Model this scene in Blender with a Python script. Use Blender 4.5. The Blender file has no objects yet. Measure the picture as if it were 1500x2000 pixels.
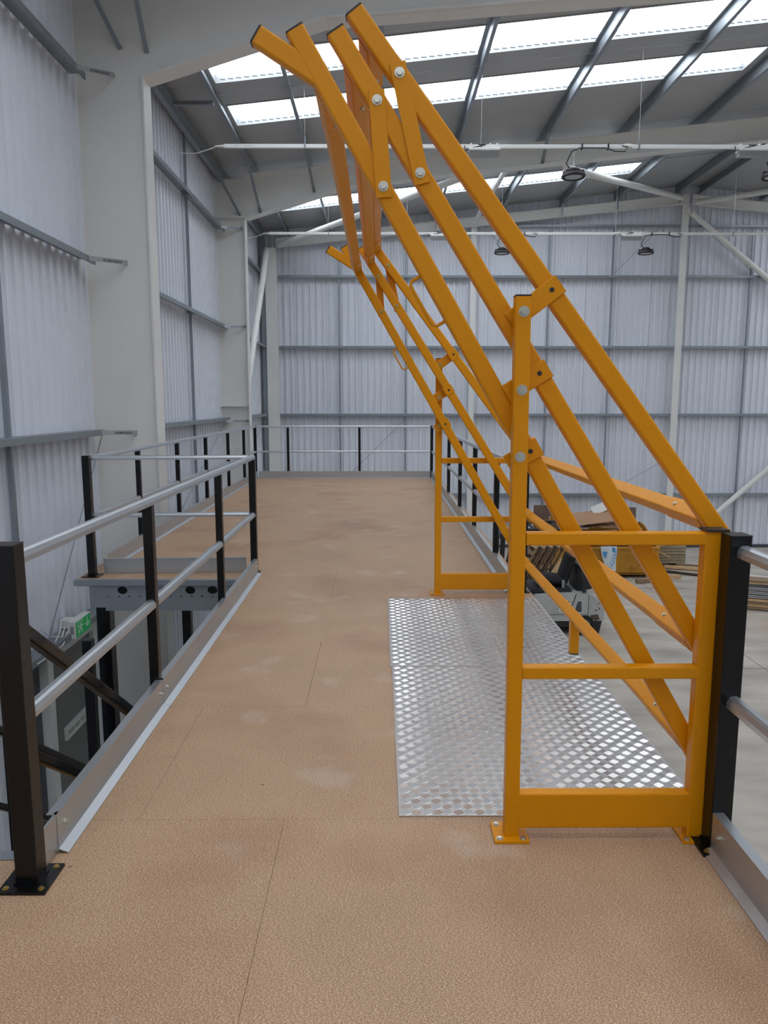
import bpy, bmesh, math, random
from mathutils import Vector, Matrix, Euler
random.seed(7)
SC = bpy.context.scene
COL = SC.collection
R = math.radians

# ------------------------------------------------------------------ camera, world, exposure
cam = bpy.data.cameras.new('camera'); camo = bpy.data.objects.new('camera', cam); COL.objects.link(camo)
cam.sensor_fit = 'HORIZONTAL'; cam.sensor_width = 36.0; cam.lens = 36.0 * 1450 / 1500
cam.clip_start = 0.05; cam.clip_end = 200
camo.location = (0, 0, 1.57)
camo.rotation_euler = (R(90 - 8.36), 0, -math.atan(8 / 1450))
SC.camera = camo

world = bpy.data.worlds.new('overcast_sky'); SC.world = world; world.use_nodes = True
bg = world.node_tree.nodes['Background']
bg.inputs['Color'].default_value = (0.86, 0.93, 1.0, 1); bg.inputs['Strength'].default_value = 1.0
SC.view_settings.view_transform = 'Standard'; SC.view_settings.look = 'None'
SC.view_settings.gamma = 1.0; SC.view_settings.use_curve_mapping = False
SC.view_settings.exposure = 0.78
ROOFLIGHT_STRENGTH = 3.2
try:
    SC.cycles.max_bounces = 10; SC.cycles.diffuse_bounces = 8; SC.cycles.glossy_bounces = 4
    SC.cycles.use_denoising = True
except Exception:
    pass
# ------------------------------------------------------------------ materials
MATS = {}
def lin(c):
    return tuple((v / 12.92 if v <= 0.04045 else ((v + 0.055) / 1.055) ** 2.4) for v in (c[0] / 255, c[1] / 255, c[2] / 255)) + (1,)

def mat(name, rgb, rough=0.5, metal=0.0, var=0.0, scale=8.0, bump=0.0, bscale=None, detail=4, stretch=None, spec=0.5, rvar=0.0, coat=0.0):
    """rgb in sRGB 0..255; var = noise variation of value"""
    if name in MATS: return MATS[name]
    m = bpy.data.materials.new(name); m.use_nodes = True
    nt = m.node_tree; b = nt.nodes['Principled BSDF']
    b.inputs['Base Color'].default_value = lin(rgb); b.inputs['Roughness'].default_value = rough
    b.inputs['Metallic'].default_value = metal
    b.inputs['Specular IOR Level'].default_value = spec
    if coat: b.inputs['Coat Weight'].default_value = coat
    if var or bump or rvar:
        tc = nt.nodes.new('ShaderNodeTexCoord')
        src = tc.outputs['Object']
        if stretch:
            mp = nt.nodes.new('ShaderNodeMapping'); mp.inputs['Scale'].default_value = stretch
            nt.links.new(src, mp.inputs['Vector']); src = mp.outputs['Vector']
        n = nt.nodes.new('ShaderNodeTexNoise'); n.inputs['Scale'].default_value = scale; n.inputs['Detail'].default_value = detail
        nt.links.new(src, n.inputs['Vector'])
        if var:
            r = nt.nodes.new('ShaderNodeMapRange')
            r.inputs['From Min'].default_value = 0.3; r.inputs['From Max'].default_value = 0.7
            r.inputs['To Min'].default_value = 1 - var; r.inputs['To Max'].default_value = 1 + var
            nt.links.new(n.outputs['Fac'], r.inputs['Value'])
            h = nt.nodes.new('ShaderNodeHueSaturation'); h.inputs['Color'].default_value = lin(rgb)
            nt.links.new(r.outputs['Result'], h.inputs['Value']); nt.links.new(h.outputs['Color'], b.inputs['Base Color'])
        if rvar:
            r = nt.nodes.new('ShaderNodeMapRange')
            r.inputs['From Min'].default_value = 0.3; r.inputs['From Max'].default_value = 0.7
            r.inputs['To Min'].default_value = max(0.02, rough - rvar); r.inputs['To Max'].default_value = rough + rvar
            nt.links.new(n.outputs['Fac'], r.inputs['Value']); nt.links.new(r.outputs['Result'], b.inputs['Roughness'])
        if bump:
            n2 = nt.nodes.new('ShaderNodeTexNoise'); n2.inputs['Scale'].default_value = bscale or scale * 4; n2.inputs['Detail'].default_value = 3
            nt.links.new(src, n2.inputs['Vector'])
            bp = nt.nodes.new('ShaderNodeBump'); bp.inputs['Strength'].default_value = bump; bp.inputs['Distance'].default_value = 0.01
            nt.links.new(n2.outputs['Fac'], bp.inputs['Height']); nt.links.new(bp.outputs['Normal'], b.inputs['Normal'])
    MATS[name] = m
    return m

YEL = mat('yellow_powder_coat', (214, 140, 2), 0.40, var=0.03, scale=3, spec=0.25)
BLK = mat('black_gloss_paint', (12, 13, 15), 0.25, spec=0.35, var=0.15, scale=6, rvar=0.06)
CAP = mat('black_plastic', (34, 29, 27), 0.5)
GALV = mat('galvanised_steel', (190, 194, 197), 0.36, 0.85, var=0.025, scale=3, detail=1)
GALVD = mat('galvanised_structural', (148, 155, 160), 0.42, 0.6, var=0.05, scale=5, detail=2)
ZINC = mat('zinc_plated_bolt', (205, 203, 190), 0.3, 0.9)
BRASS = mat('passivated_bolt', (190, 165, 95), 0.35, 0.9)
WHT = mat('offwhite_primer', (226, 225, 220), 0.5, var=0.03, scale=1.5)
CLAD = mat('light_grey_cladding', (223, 226, 233), 0.42, var=0.02, scale=2)
ROOFM = mat('grey_roof_liner', (174, 174, 174), 0.38, var=0.02, scale=1)
KERB = mat('grey_rooflight_kerb', (160, 163, 164), 0.5)
ALU = mat('aluminium_sheet', (192, 188, 184), 0.34, 0.9, var=0.03, scale=3, detail=1)
ALUB = mat('aluminium_tread_bar', (240, 237, 233), 0.25, 0.95)
WHITEP = mat('white_plastic', (226, 226, 222), 0.4)
DGREY = mat('dark_grey_sheet', (66, 70, 76), 0.45, var=0.1, scale=4)
DOORG = mat('grey_door_paint', (122, 122, 120), 0.5)
GREENS = mat('exit_green', (10, 120, 60), 0.4)
PICT = mat('pictogram_white', (225, 245, 228), 0.5)
INK = mat('dark_ink', (52, 54, 62), 0.7)
RUBBER = mat('black_rubber', (24, 24, 24), 0.75, var=0.2, scale=12)
TRUCK = mat('grey_truck_paint', (176, 176, 172), 0.45, var=0.10, scale=5)
TRUCKD = mat('dark_truck_frame', (30, 30, 31), 0.5)
RUST = mat('rust_patch', (88, 66, 52), 0.8, var=0.3, scale=20)
SKIP = mat('skip_yellow_worn', (176, 122, 26), 0.6, var=0.22, scale=4)
PINE = mat('sawn_pine', (196, 160, 118), 0.7, var=0.15, scale=6, stretch=(1, 6, 6))
OLDW = mat('weathered_wood', (140, 116, 90), 0.8, var=0.2, scale=6, stretch=(1, 6, 6))
GREYW = mat('grey_stacked_timber', (150, 138, 112), 0.8, var=0.15, scale=6)
CARD = mat('brown_cardboard', (168, 132, 102), 0.85, var=0.08, scale=3)
DBOARD = mat('brown_hardboard', (112, 90, 76), 0.7, var=0.05)
WBOARD = mat('white_faced_board', (214, 210, 204), 0.6)
DARKB = mat('dark_offcut', (70, 58, 48), 0.8)
BAGW = mat('white_plastic_sack', (214, 222, 228), 0.4)
BAGB = mat('sack_blue_print', (70, 150, 200), 0.45)
LENS = mat('lamp_lens_grey', (150, 152, 152), 0.25)
NOTE = mat('yellow_sticker', (214, 196, 90), 0.5)

def chipboard():
    m = bpy.data.materials.new('chipboard_floor'); m.use_nodes = True
    nt = m.node_tree; b = nt.nodes['Principled BSDF']; L = nt.links.new
    geo = nt.nodes.new('ShaderNodeNewGeometry')
    mp = nt.nodes.new('ShaderNodeMapping'); mp.inputs['Scale'].default_value = (1, 1, 1)
    L(geo.outputs['Position'], mp.inputs['Vector'])
    def noise(s, d, st=None):
        n = nt.nodes.new('ShaderNodeTexNoise'); n.inputs['Scale'].default_value = s; n.inputs['Detail'].default_value = d
        if st:
            q = nt.nodes.new('ShaderNodeMapping'); q.inputs['Scale'].default_value = st; q.inputs['Rotation'].default_value = (0, 0, 0.5)
            L(geo.outputs['Position'], q.inputs['Vector']); L(q.outputs['Vector'], n.inputs['Vector'])
        else: L(mp.outputs['Vector'], n.inputs['Vector'])
        return n
    def ramp(fac, stops):
        r = nt.nodes.new('ShaderNodeValToRGB'); e = r.color_ramp.elements
        while len(e) < len(stops): e.new(0.5)
        for k, (p, c) in enumerate(stops):
            e[k].position = p; e[k].color = c
        L(fac, r.inputs['Fac']); return r
    def mix(a, c, t, fac):
        x = nt.nodes.new('ShaderNodeMix'); x.data_type = 'RGBA'; x.blend_type = t
        if isinstance(fac, float): x.inputs[0].default_value = fac
        else: L(fac, x.inputs[0])
        L(a, x.inputs[6]); L(c, x.inputs[7]); return x.outputs[2]
    flakes = noise(185, 3, (1, 2.0, 1))
    base = ramp(flakes.outputs['Fac'], [(0.28, lin((108, 78, 54))), (0.43, lin((162, 128, 98))), (0.56, lin((186, 153, 121))), (0.70, lin((232, 204, 172)))])
    big = noise(0.9, 5)
    tint = ramp(big.outputs['Fac'], [(0.3, lin((226, 214, 210))), (0.5, (1, 1, 1, 1)), (0.7, lin((238, 240, 238)))])
    c = mix(base.outputs['Color'], tint.outputs['Color'], 'MULTIPLY', 0.9)
    # pale scuffs, dust
    sc = noise(2.3, 7)
    scm = ramp(sc.outputs['Fac'], [(0.60, (0, 0, 0, 1)), (0.72, (0.32, 0.32, 0.32, 1))])
    pale = nt.nodes.new('ShaderNodeRGB'); pale.outputs[0].default_value = lin((206, 192, 180))
    c = mix(c, pale.outputs[0], 'MIX', scm.outputs['Color'])
    # small dark specks and screw heads
    v = nt.nodes.new('ShaderNodeTexVoronoi'); v.inputs['Scale'].default_value = 3.2; L(geo.outputs['Position'], v.inputs['Vector'])
    sp = ramp(v.outputs['Distance'], [(0.0, (0.25, 0.18, 0.12, 1)), (0.018, (0.3, 0.22, 0.16, 1)), (0.024, (1, 1, 1, 1))])
    c = mix(c, sp.outputs['Color'], 'MULTIPLY', 0.75)
    L(c, b.inputs['Base Color'])
    b.inputs['Roughness'].default_value = 0.52; b.inputs['Specular IOR Level'].default_value = 0.4
    bp = nt.nodes.new('ShaderNodeBump'); bp.inputs['Strength'].default_value = 0.07; bp.inputs['Distance'].default_value = 0.003
    L(flakes.outputs['Fac'], bp.inputs['Height']); L(bp.outputs['Normal'], b.inputs['Normal'])
    return m
CHIP = chipboard()

def concrete():
    m = bpy.data.materials.new('power_floated_concrete'); m.use_nodes = True
    nt = m.node_tree; b = nt.nodes['Principled BSDF']; L = nt.links.new
    geo = nt.nodes.new('ShaderNodeNewGeometry')
    n1 = nt.nodes.new('ShaderNodeTexNoise'); n1.inputs['Scale'].default_value = 0.7; n1.inputs['Detail'].default_value = 6
    q = nt.nodes.new('ShaderNodeMapping'); q.inputs['Scale'].default_value = (1, 2.6, 1); q.inputs['Rotation'].default_value = (0, 0, 0.6)
    L(geo.outputs['Position'], q.inputs['Vector']); L(q.outputs['Vector'], n1.inputs['Vector'])
    r = nt.nodes.new('ShaderNodeValToRGB'); e = r.color_ramp.elements
    e[0].position = 0.3; e[0].color = lin((150, 142, 131)); e[1].position = 0.7; e[1].color = lin((200, 191, 177))
    L(n1.outputs['Fac'], r.inputs['Fac'])
    # orange sawdust patch spilled at one spot of the floor
    vd = nt.nodes.new('ShaderNodeVectorMath'); vd.operation = 'DISTANCE'; vd.inputs[1].default_value = (8.3, 14.4, -2.95)
    L(geo.outputs['Position'], vd.inputs[0])
    mr = nt.nodes.new('ShaderNodeMapRange'); mr.inputs['From Min'].default_value = 0.2; mr.inputs['From Max'].default_value = 0.9
    mr.inputs['To Min'].default_value = 0.55; mr.inputs['To Max'].default_value = 0.0
    L(vd.outputs['Value'], mr.inputs['Value'])
    mu = nt.nodes.new('ShaderNodeMath'); mu.operation = 'MULTIPLY'; L(mr.outputs['Result'], mu.inputs[0]); L(n1.outputs['Fac'], mu.inputs[1])
    x = nt.nodes.new('ShaderNodeMix'); x.data_type = 'RGBA'; L(mu.outputs[0], x.inputs[0]); L(r.outputs['Color'], x.inputs[6])
    x.inputs[7].default_value = lin((205, 130, 62))
    L(x.outputs[2], b.inputs['Base Color'])
    b.inputs['Roughness'].default_value = 0.42
    return m
CONC = concrete()

def emit(name, rgb, strength):
    m = bpy.data.materials.new(name); m.use_nodes = True; nt = m.node_tree
    b = nt.nodes['Principled BSDF']; b.inputs['Base Color'].default_value = lin(rgb); b.inputs['Roughness'].default_value = 0.4
    b.inputs['Emission Color'].default_value = lin(rgb); b.inputs['Emission Strength'].default_value = strength
    return m
SKYL = emit('daylit_polycarbonate', (238, 245, 255), ROOFLIGHT_STRENGTH)
EXITG = emit('backlit_exit_green', (8, 122, 62), 0.25)

# ------------------------------------------------------------------ mesh helpers
class MB:
    def __init__(self): self.v = []; self.f = []
    def add(self, vs, fs):
        k = len(self.v); self.v += [tuple(p) for p in vs]; self.f += [tuple(i + k for i in f) for f in fs]; return self
    def box(self, c, s, rot=None):
        x, y, z = s[0] / 2, s[1] / 2, s[2] / 2
        vs = [Vector(p) for p in ((-x, -y, -z), (x, -y, -z), (x, y, -z), (-x, y, -z), (-x, -y, z), (x, -y, z), (x, y, z), (-x, y, z))]
        if rot is not None:
            M = rot if isinstance(rot, Matrix) else Euler(rot).to_matrix()
            vs = [M @ p for p in vs]
        c = Vector(c)
        return self.add([p + c for p in vs], [(0, 3, 2, 1), (4, 5, 6, 7), (0, 1, 5, 4), (1, 2, 6, 5), (2, 3, 7, 6), (3, 0, 4, 7)])
    def bb(self, a, b):
        return self.box([(a[i] + b[i]) / 2 for i in range(3)], [abs(b[i] - a[i]) for i in range(3)])
    def ext(self, prof, p0, p1, up=(0, 0, 1), cap=True):
        p0, p1, up = Vector(p0), Vector(p1), Vector(up)
        t = (p1 - p0).normalized(); s = t.cross(up).normalized(); u = s.cross(t)
        n = len(prof)
        vs = [p + s * a + u * b for p in (p0, p1) for a, b in prof]
        fs = [(i, (i + 1) % n, n + (i + 1) % n, n + i) for i in range(n)]
        if cap: fs += [tuple(range(n - 1, -1, -1)), tuple(range(n, 2 * n))]
        return self.add(vs, fs)
    def tube(self, p0, p1, r, n=12, cap=True, r1=None):
        p0, p1 = Vector(p0), Vector(p1); t = (p1 - p0).normalized()
        up = Vector((0, 0, 1)) if abs(t.z) < 0.95 else Vector((0, 1, 0))
        s = t.cross(up).normalized(); u = s.cross(t); r1 = r if r1 is None else r1
        vs = [p + (s * math.cos(2 * math.pi * i / n) + u * math.sin(2 * math.pi * i / n)) * rr for p, rr in ((p0, r), (p1, r1)) for i in range(n)]
        fs = [(i, (i + 1) % n, n + (i + 1) % n, n + i) for i in range(n)]
        if cap: fs += [tuple(range(n - 1, -1, -1)), tuple(range(n, 2 * n))]
        return self.add(vs, fs)
    def path(self, pts, r, n=8):
        pts = [Vector(p) for p in pts]; rings = []; prev = None
        for i, p in enumerate(pts):
            t = (pts[min(i + 1, len(pts) - 1)] - pts[max(i - 1, 0)]).normalized()
            if prev is None:
                up = Vector((0, 0, 1)) if abs(t.z) < 0.9 else Vector((0, 1, 0))
                s = t.cross(up).normalized()
            else: s = (prev - t * prev.dot(t)).normalized()
            prev = s; u = s.cross(t)
            rings.append([p + (s * math.cos(2 * math.pi * k / n) + u * math.sin(2 * math.pi * k / n)) * r for k in range(n)])
        vs = [q for ring in rings for q in ring]; fs = []
        for i in range(len(rings) - 1):
            for k in range(n):
                a, b = i * n + k, i * n + (k + 1) % n
                fs.append((a, b, b + n, a + n))
        fs += [tuple(range(n - 1, -1, -1)), tuple(range((len(rings) - 1) * n, len(rings) * n))]
        return self.add(vs, fs)
    def lathe(self, prof, c=(0, 0, 0), n=20, axis='z'):
        c = Vector(c); vs = []; m = len(prof)
        for i in range(n):
            a = 2 * math.pi * i / n
            for r, h in prof:
                p = (r * math.cos(a), r * math.sin(a), h)
                if axis == 'y': p = (p[0], h, p[1])
                if axis == 'x': p = (h, p[0], p[1])
                vs.append(c + Vector(p))
        fs = [(i * m + k, ((i + 1) % n) * m + k, ((i + 1) % n) * m + k + 1, i * m + k + 1) for i in range(n) for k in range(m - 1)]
        return self.add(vs, fs)
    def poly(self, pts, d):
        """closed polygon pts extruded by vector d"""
        n = len(pts); d = Vector(d); a = [Vector(p) for p in pts]
        return self.add(a + [p + d for p in a], [tuple(range(n - 1, -1, -1)), tuple(range(n, 2 * n))] + [(i, (i + 1) % n, n + (i + 1) % n, n + i) for i in range(n)])
    def mesh(self, name, m, smooth=False):
        me = bpy.data.meshes.new(name); me.from_pydata(self.v, [], self.f); me.materials.append(m)
        bm = bmesh.new(); bm.from_mesh(me); bmesh.ops.recalc_face_normals(bm, faces=bm.faces); bm.to_mesh(me); bm.free()
        if smooth:
            me.shade_smooth()
            try: me.set_sharp_from_angle(angle=R(35))
            except Exception: pass
        me.update(); return me
    def build(self, name, m, parent=None, smooth=False, origin=None):
        if origin is not None:
            o_ = Vector(origin); self.v = [tuple(Vector(p) - o_) for p in self.v]
        o = bpy.data.objects.new(name, self.mesh(name, m, smooth)); COL.objects.link(o)
        if origin is not None: o.location = origin
        if parent: attach(o, parent)
        return o

def wloc(o):
    v = Vector(o.location)
    while o.parent: o = o.parent; v += Vector(o.location)
    return v
def attach(o, p):
    """parent keeping world place; roots carry a translation only while being built"""
    o.parent = p; o.location = Vector(o.location) - wloc(p)
def tag(o, label=None, cat=None, group=None, kind=None):
    if label: o['label'] = label
    if cat: o['category'] = cat
    if group: o['group'] = group
    if kind: o['kind'] = kind
    return o
def thing(name, label, cat, loc=(0, 0, 0), group=None):
    o = bpy.data.objects.new(name, None); COL.objects.link(o); o.location = loc; o.empty_display_size = 0.1
    return tag(o, label, cat, group)
def struct(o): o['kind'] = 'structure'; return o
def inst(name, me, loc, parent=None, rot=None):
    o = bpy.data.objects.new(name, me); COL.objects.link(o); o.location = loc
    if rot is not None: o.rotation_euler = rot
    if parent: attach(o, parent)
    return o
def copy_tree(o, parent=None):
    c = o.copy(); COL.objects.link(c)
    if parent: c.parent = parent
    for ch in o.children: copy_tree(ch, c)
    return c
def rrect(w, h, r=0.004, n=2):
    pts = []
    for cx, cy, a0 in ((w / 2 - r, h / 2 - r, 0), (-w / 2 + r, h / 2 - r, 90), (-w / 2 + r, -h / 2 + r, 180), (w / 2 - r, -h / 2 + r, 270)):
        for k in range(n + 1):
            a = R(a0 + 90 * k / n); pts.append((cx + r * math.cos(a), cy + r * math.sin(a)))
    return pts
def text(s, size, mat_, loc, rot, name, parent=None, depth=0.001, align='LEFT'):
    cu = bpy.data.curves.new(name, 'FONT'); cu.body = s; cu.size = size; cu.extrude = depth; cu.align_x = align
    tmp = bpy.data.objects.new(name, cu); COL.objects.link(tmp)
    dg = bpy.context.evaluated_depsgraph_get(); dg.update()
    me = bpy.data.meshes.new_from_object(tmp.evaluated_get(dg)); bpy.data.objects.remove(tmp)
    me.materials.clear(); me.materials.append(mat_)
    o = bpy.data.objects.new(name, me); COL.objects.link(o); o.location = loc; o.rotation_euler = rot
    if parent: attach(o, parent)
    return o
def plate_with_holes(outer, holes, thick):
    cu = bpy.data.curves.new('plate', 'CURVE'); cu.dimensions = '2D'; cu.fill_mode = 'BOTH'; cu.extrude = thick / 2
    for pts in [outer] + holes:
        sp = cu.splines.new('POLY'); sp.points.add(len(pts) - 1); sp.use_cyclic_u = True
        for p, q in zip(sp.points, pts): p.co = (q[0], q[1], 0, 1)
    tmp = bpy.data.objects.new('plate', cu); COL.objects.link(tmp)
    dg = bpy.context.evaluated_depsgraph_get(); dg.update()
    me = bpy.data.meshes.new_from_object(tmp.evaluated_get(dg)); bpy.data.objects.remove(tmp); return me
def circ(cx, cy, r, n=14, ry=None):
    return [(cx + r * math.cos(2 * math.pi * k / n), cy + (ry or r) * math.sin(2 * math.pi * k / n)) for k in range(n)]

# ------------------------------------------------------------------ the hall: dimensions
GZ = -2.95                        # ground floor
WX, EY, RX, BY = -3.58, 23.05, 21.78, -19.1   # left wall, end wall, right wall, back wall (inner faces)
RIDGE = 9.1
def roof(x): return 6.97 + 0.105 * (x if x <= RIDGE else 2 * RIDGE - x)
GIRTS = (-1.22, 1.245, 3.27, 5.33)      # side rails of the end wall
GIRTS_L = (-0.94, 1.245, 3.27, 5.33)    # side rails of the left wall

floor = struct(MB().bb((WX - 0.3, BY - 0.3, GZ - 0.2), (RX + 0.3, EY + 0.3, GZ)).build('floor', CONC))
joint = MB()
for x in (6.6, 12.6): joint.bb((x, BY, GZ), (x + 0.012, EY, GZ + 0.0015))
for y in (12.2, 17.8): joint.bb((1.5, y, GZ), (RX, y + 0.012, GZ + 0.0015))
joint.build('saw_cut_joint', DGREY, floor)['kind'] = 'stuff'

def clad_mesh(w, h0, h1, name, matl=CLAD):
    """profiled sheet of width w in local x, ribs towards -y, top sloping h0->h1"""
    prof = []; n = round(w / 0.2)
    for k in range(n):
        x = k * 0.2
        prof += [(x + 0.003, 0.0), (x + 0.044, 0.0), (x + 0.05, 0.009), (x + 0.056, 0.0), (x + 0.102, 0.0), (x + 0.108, -0.036), (x + 0.165, -0.036), (x + 0.187, 0.0)]
    prof.append((w - 0.004, 0.0))
    b = MB(); m = len(prof)
    b.add([(x, y, 0) for x, y in prof] + [(x, y, h0 + (h1 - h0) * x / w) for x, y in prof], [(k, k + 1, m + k + 1, m + k) for k in range(m - 1)])
    return b.mesh(name, matl)

# walls: a backing skin and one profiled sheet per metre
wl = struct(MB().bb((WX - 0.2, BY - 0.2, GZ), (WX - 0.06, EY + 0.2, 6.7)).build('wall_left', CLAD))
lm = clad_mesh(1.0, 9.55, 9.55, 'cladding_panel')
for k in range(24):
    y = EY - 1.0 - k
    inst('cladding_panel', lm, (WX - 0.03, y, GZ), wl, (0, 0, R(90)))
we = struct(MB().poly([(WX - 0.2, EY + 0.06, GZ), (RX + 0.2, EY + 0.06, GZ), (RX + 0.2, EY + 0.06, 6.7), (RIDGE, EY + 0.06, 7.95), (WX - 0.2, EY + 0.06, 6.6)], (0, 0.14, 0)).build('wall_end', CLAD))
for k in range(26):
    x = WX + k * 0.98
    h = min(roof(x), roof(x + 0.98)) - GZ - 0.02
    me = clad_mesh(1.0, roof(x) - GZ, roof(x + 1) - GZ, 'cladding_panel')
    o = inst('cladding_panel', me, (x, EY + 0.03, GZ), we); o.scale = (0.98, 1, 1)
wr = struct(MB().bb((RX, BY - 0.2, GZ), (RX + 0.2, EY + 0.2, 6.7)).build('wall_right', CLAD))
wb = struct(MB().poly([(WX - 0.2, BY, GZ), (RX + 0.2, BY, GZ), (RX + 0.2, BY, 6.7), (RIDGE, BY, 7.95), (WX - 0.2, BY, 6.6)], (0, -0.2, 0)).build('wall_back', CLAD))

# side rails (girts) and sag rods, children of their wall
def girt_prof(d=0.19, hgt=0.07, t=0.006):   # a = out of the wall, b = up; web flat on top, lip hanging at the inner edge
    return [(0, 0), (d, 0), (d, -hgt), (d - 0.02, -hgt), (d - 0.02, -hgt + t), (d - t, -hgt + t), (d - t, -t), (0, -t)]
bays_l = ((9.62, 16.98), (17.05, 22.75), (1.6, 9.22))
for (a, b) in bays_l:
    for z in GIRTS_L:
        MB().ext(girt_prof(), (WX, a, z), (WX, b, z)).build('girt', GALVD, wl)
    mid = 7.05 if a < 2 else (14.15 if a < 12 else (a + b) / 2)
    for z0, z1 in zip(GIRTS_L, GIRTS_L[1:] + (6.45,)):
        MB().bb((WX + 0.05, mid - 0.022, z0), (WX + 0.10, mid + 0.022, z1 - 0.006)).bb((WX + 0.03, mid - 0.13, z0 - 0.07), (WX + 0.15, mid + 0.13, z0 - 0.012)).build('sag_rod', GALVD, wl)
    MB().ext([(0, 0), (0.2, 0), (0.2, -0.22), (0.1, -0.22), (0.1, -0.03), (0, -0.03)], (WX, a, 6.52), (WX, b, 6.52)).build('eaves_beam', GALVD, wl)
    if a > 2: MB().tube((WX + 0.12, mid - 3, -0.9), (WX + 0.12, b - 0.1, 1.2), 0.006, 5).build('diagonal_tie', GALVD, wl)
MB().tube((WX + 0.13, 7.45, -0.9), (WX + 0.13, 9.3, 1.2), 0.006, 5).build('diagonal_tie', GALVD, wl)

ecols = (2.78, 9.0, 15.3)
spans = ((-3.05, 2.68), (2.88, 8.9), (9.1, 15.2), (15.4, 21.7))
for k, (a, b) in enumerate(spans):
    for z in GIRTS:
        MB().ext([(p, q) for p, q in girt_prof()], (a, EY, z), (b, EY, z)).build('girt', GALVD, we)
    if k in (1, 2):
        a2, b2 = (3.6, 8.9) if k == 1 else (9.1, 14.8)
        MB().ext(girt_prof(0.15, 0.06), (a2, EY, 6.78), (b2, EY, 6.78)).build('girt', GALVD, we)
    for x in ((-1.22, 0.78), (5.06, 6.95), (11.1, 13.2), (17.4, 19.4))[k]:
        for z0, z1 in zip((GZ,) + GIRTS, GIRTS + (6.2 if k == 0 else 6.7,)):
            MB().bb((x - 0.022, EY - 0.12, z0 + 0.001), (x + 0.022, EY - 0.07, z1 - 0.008)).build('sag_rod', GALVD, we)
for p, q in (((7.0, 5.4), (8.3, 6.7)), ((9.6, 6.7), (11.2, 5.4)), ((3.2, 6.6), (4.5, 5.4)), ((-2.9, -2.6), (0.8, 1.1)), ((6.9, -1.3), (8.8, -.2))):
    MB().tube((p[0], EY - 0.1, p[1]), (q[0], EY - 0.1, q[1]), 0.008, 5).build('diagonal_tie', GALVD, we)
MB().bb((1.6, EY - 0.06, GZ), (RX, EY - 0.03, GZ + 0.10)).build('base_flashing', DGREY, we)

# roof sheets, rooflights, purlins
ceil = bpy.data.objects.new('ceiling', None); COL.objects.link(ceil); struct(ceil)
LX = (-2.68, 6.75)
lights_y = (-15.1, -13.1, -7.1, -5.1, -2.0, 1.0, 3.4, 5.8, 11.95, 13.8, 18.05, 20.05)  # unseen strips short of the near rafter, added and spaced to brighten the foreground
PURL = (-2.72, -1.5, 0.0, 1.64, 3.53, 5.32, 6.93, 8.74)
def slab(x0, x1, y0, y1, lift, th, name, m, parent):
    b = MB()
    b.add([(x0, y0, roof(x0) + lift), (x1, y0, roof(x1) + lift), (x1, y1, roof(x1) + lift), (x0, y1, roof(x0) + lift),
           (x0, y0, roof(x0) + lift + th), (x1, y0, roof(x1) + lift + th), (x1, y1, roof(x1) + lift + th), (x0, y1, roof(x0) + lift + th)],
          [(0, 3, 2, 1), (4, 5, 6, 7), (0, 1, 5, 4), (1, 2, 6, 5), (2, 3, 7, 6), (3, 0, 4, 7)])
    return b.build(name, m, parent)
def roof_sheet_mat():
    m = ROOFM; nt = m.node_tree; b = nt.nodes['Principled BSDF']
    geo = nt.nodes.new('ShaderNodeNewGeometry'); w = nt.nodes.new('ShaderNodeTexWave'); w.bands_direction = 'Y'; w.wave_profile = 'SIN'
    w.inputs['Scale'].default_value = 3.2; w.inputs['Distortion'].default_value = 0
    nt.links.new(geo.outputs['Position'], w.inputs['Vector'])
    bp = nt.nodes.new('ShaderNodeBump'); bp.inputs['Strength'].default_value = 0.25; bp.inputs['Distance'].default_value = 0.008
    nt.links.new(w.outputs['Color'], bp.inputs['Height']); nt.links.new(bp.outputs['Normal'], b.inputs['Normal'])
roof_sheet_mat()
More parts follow.
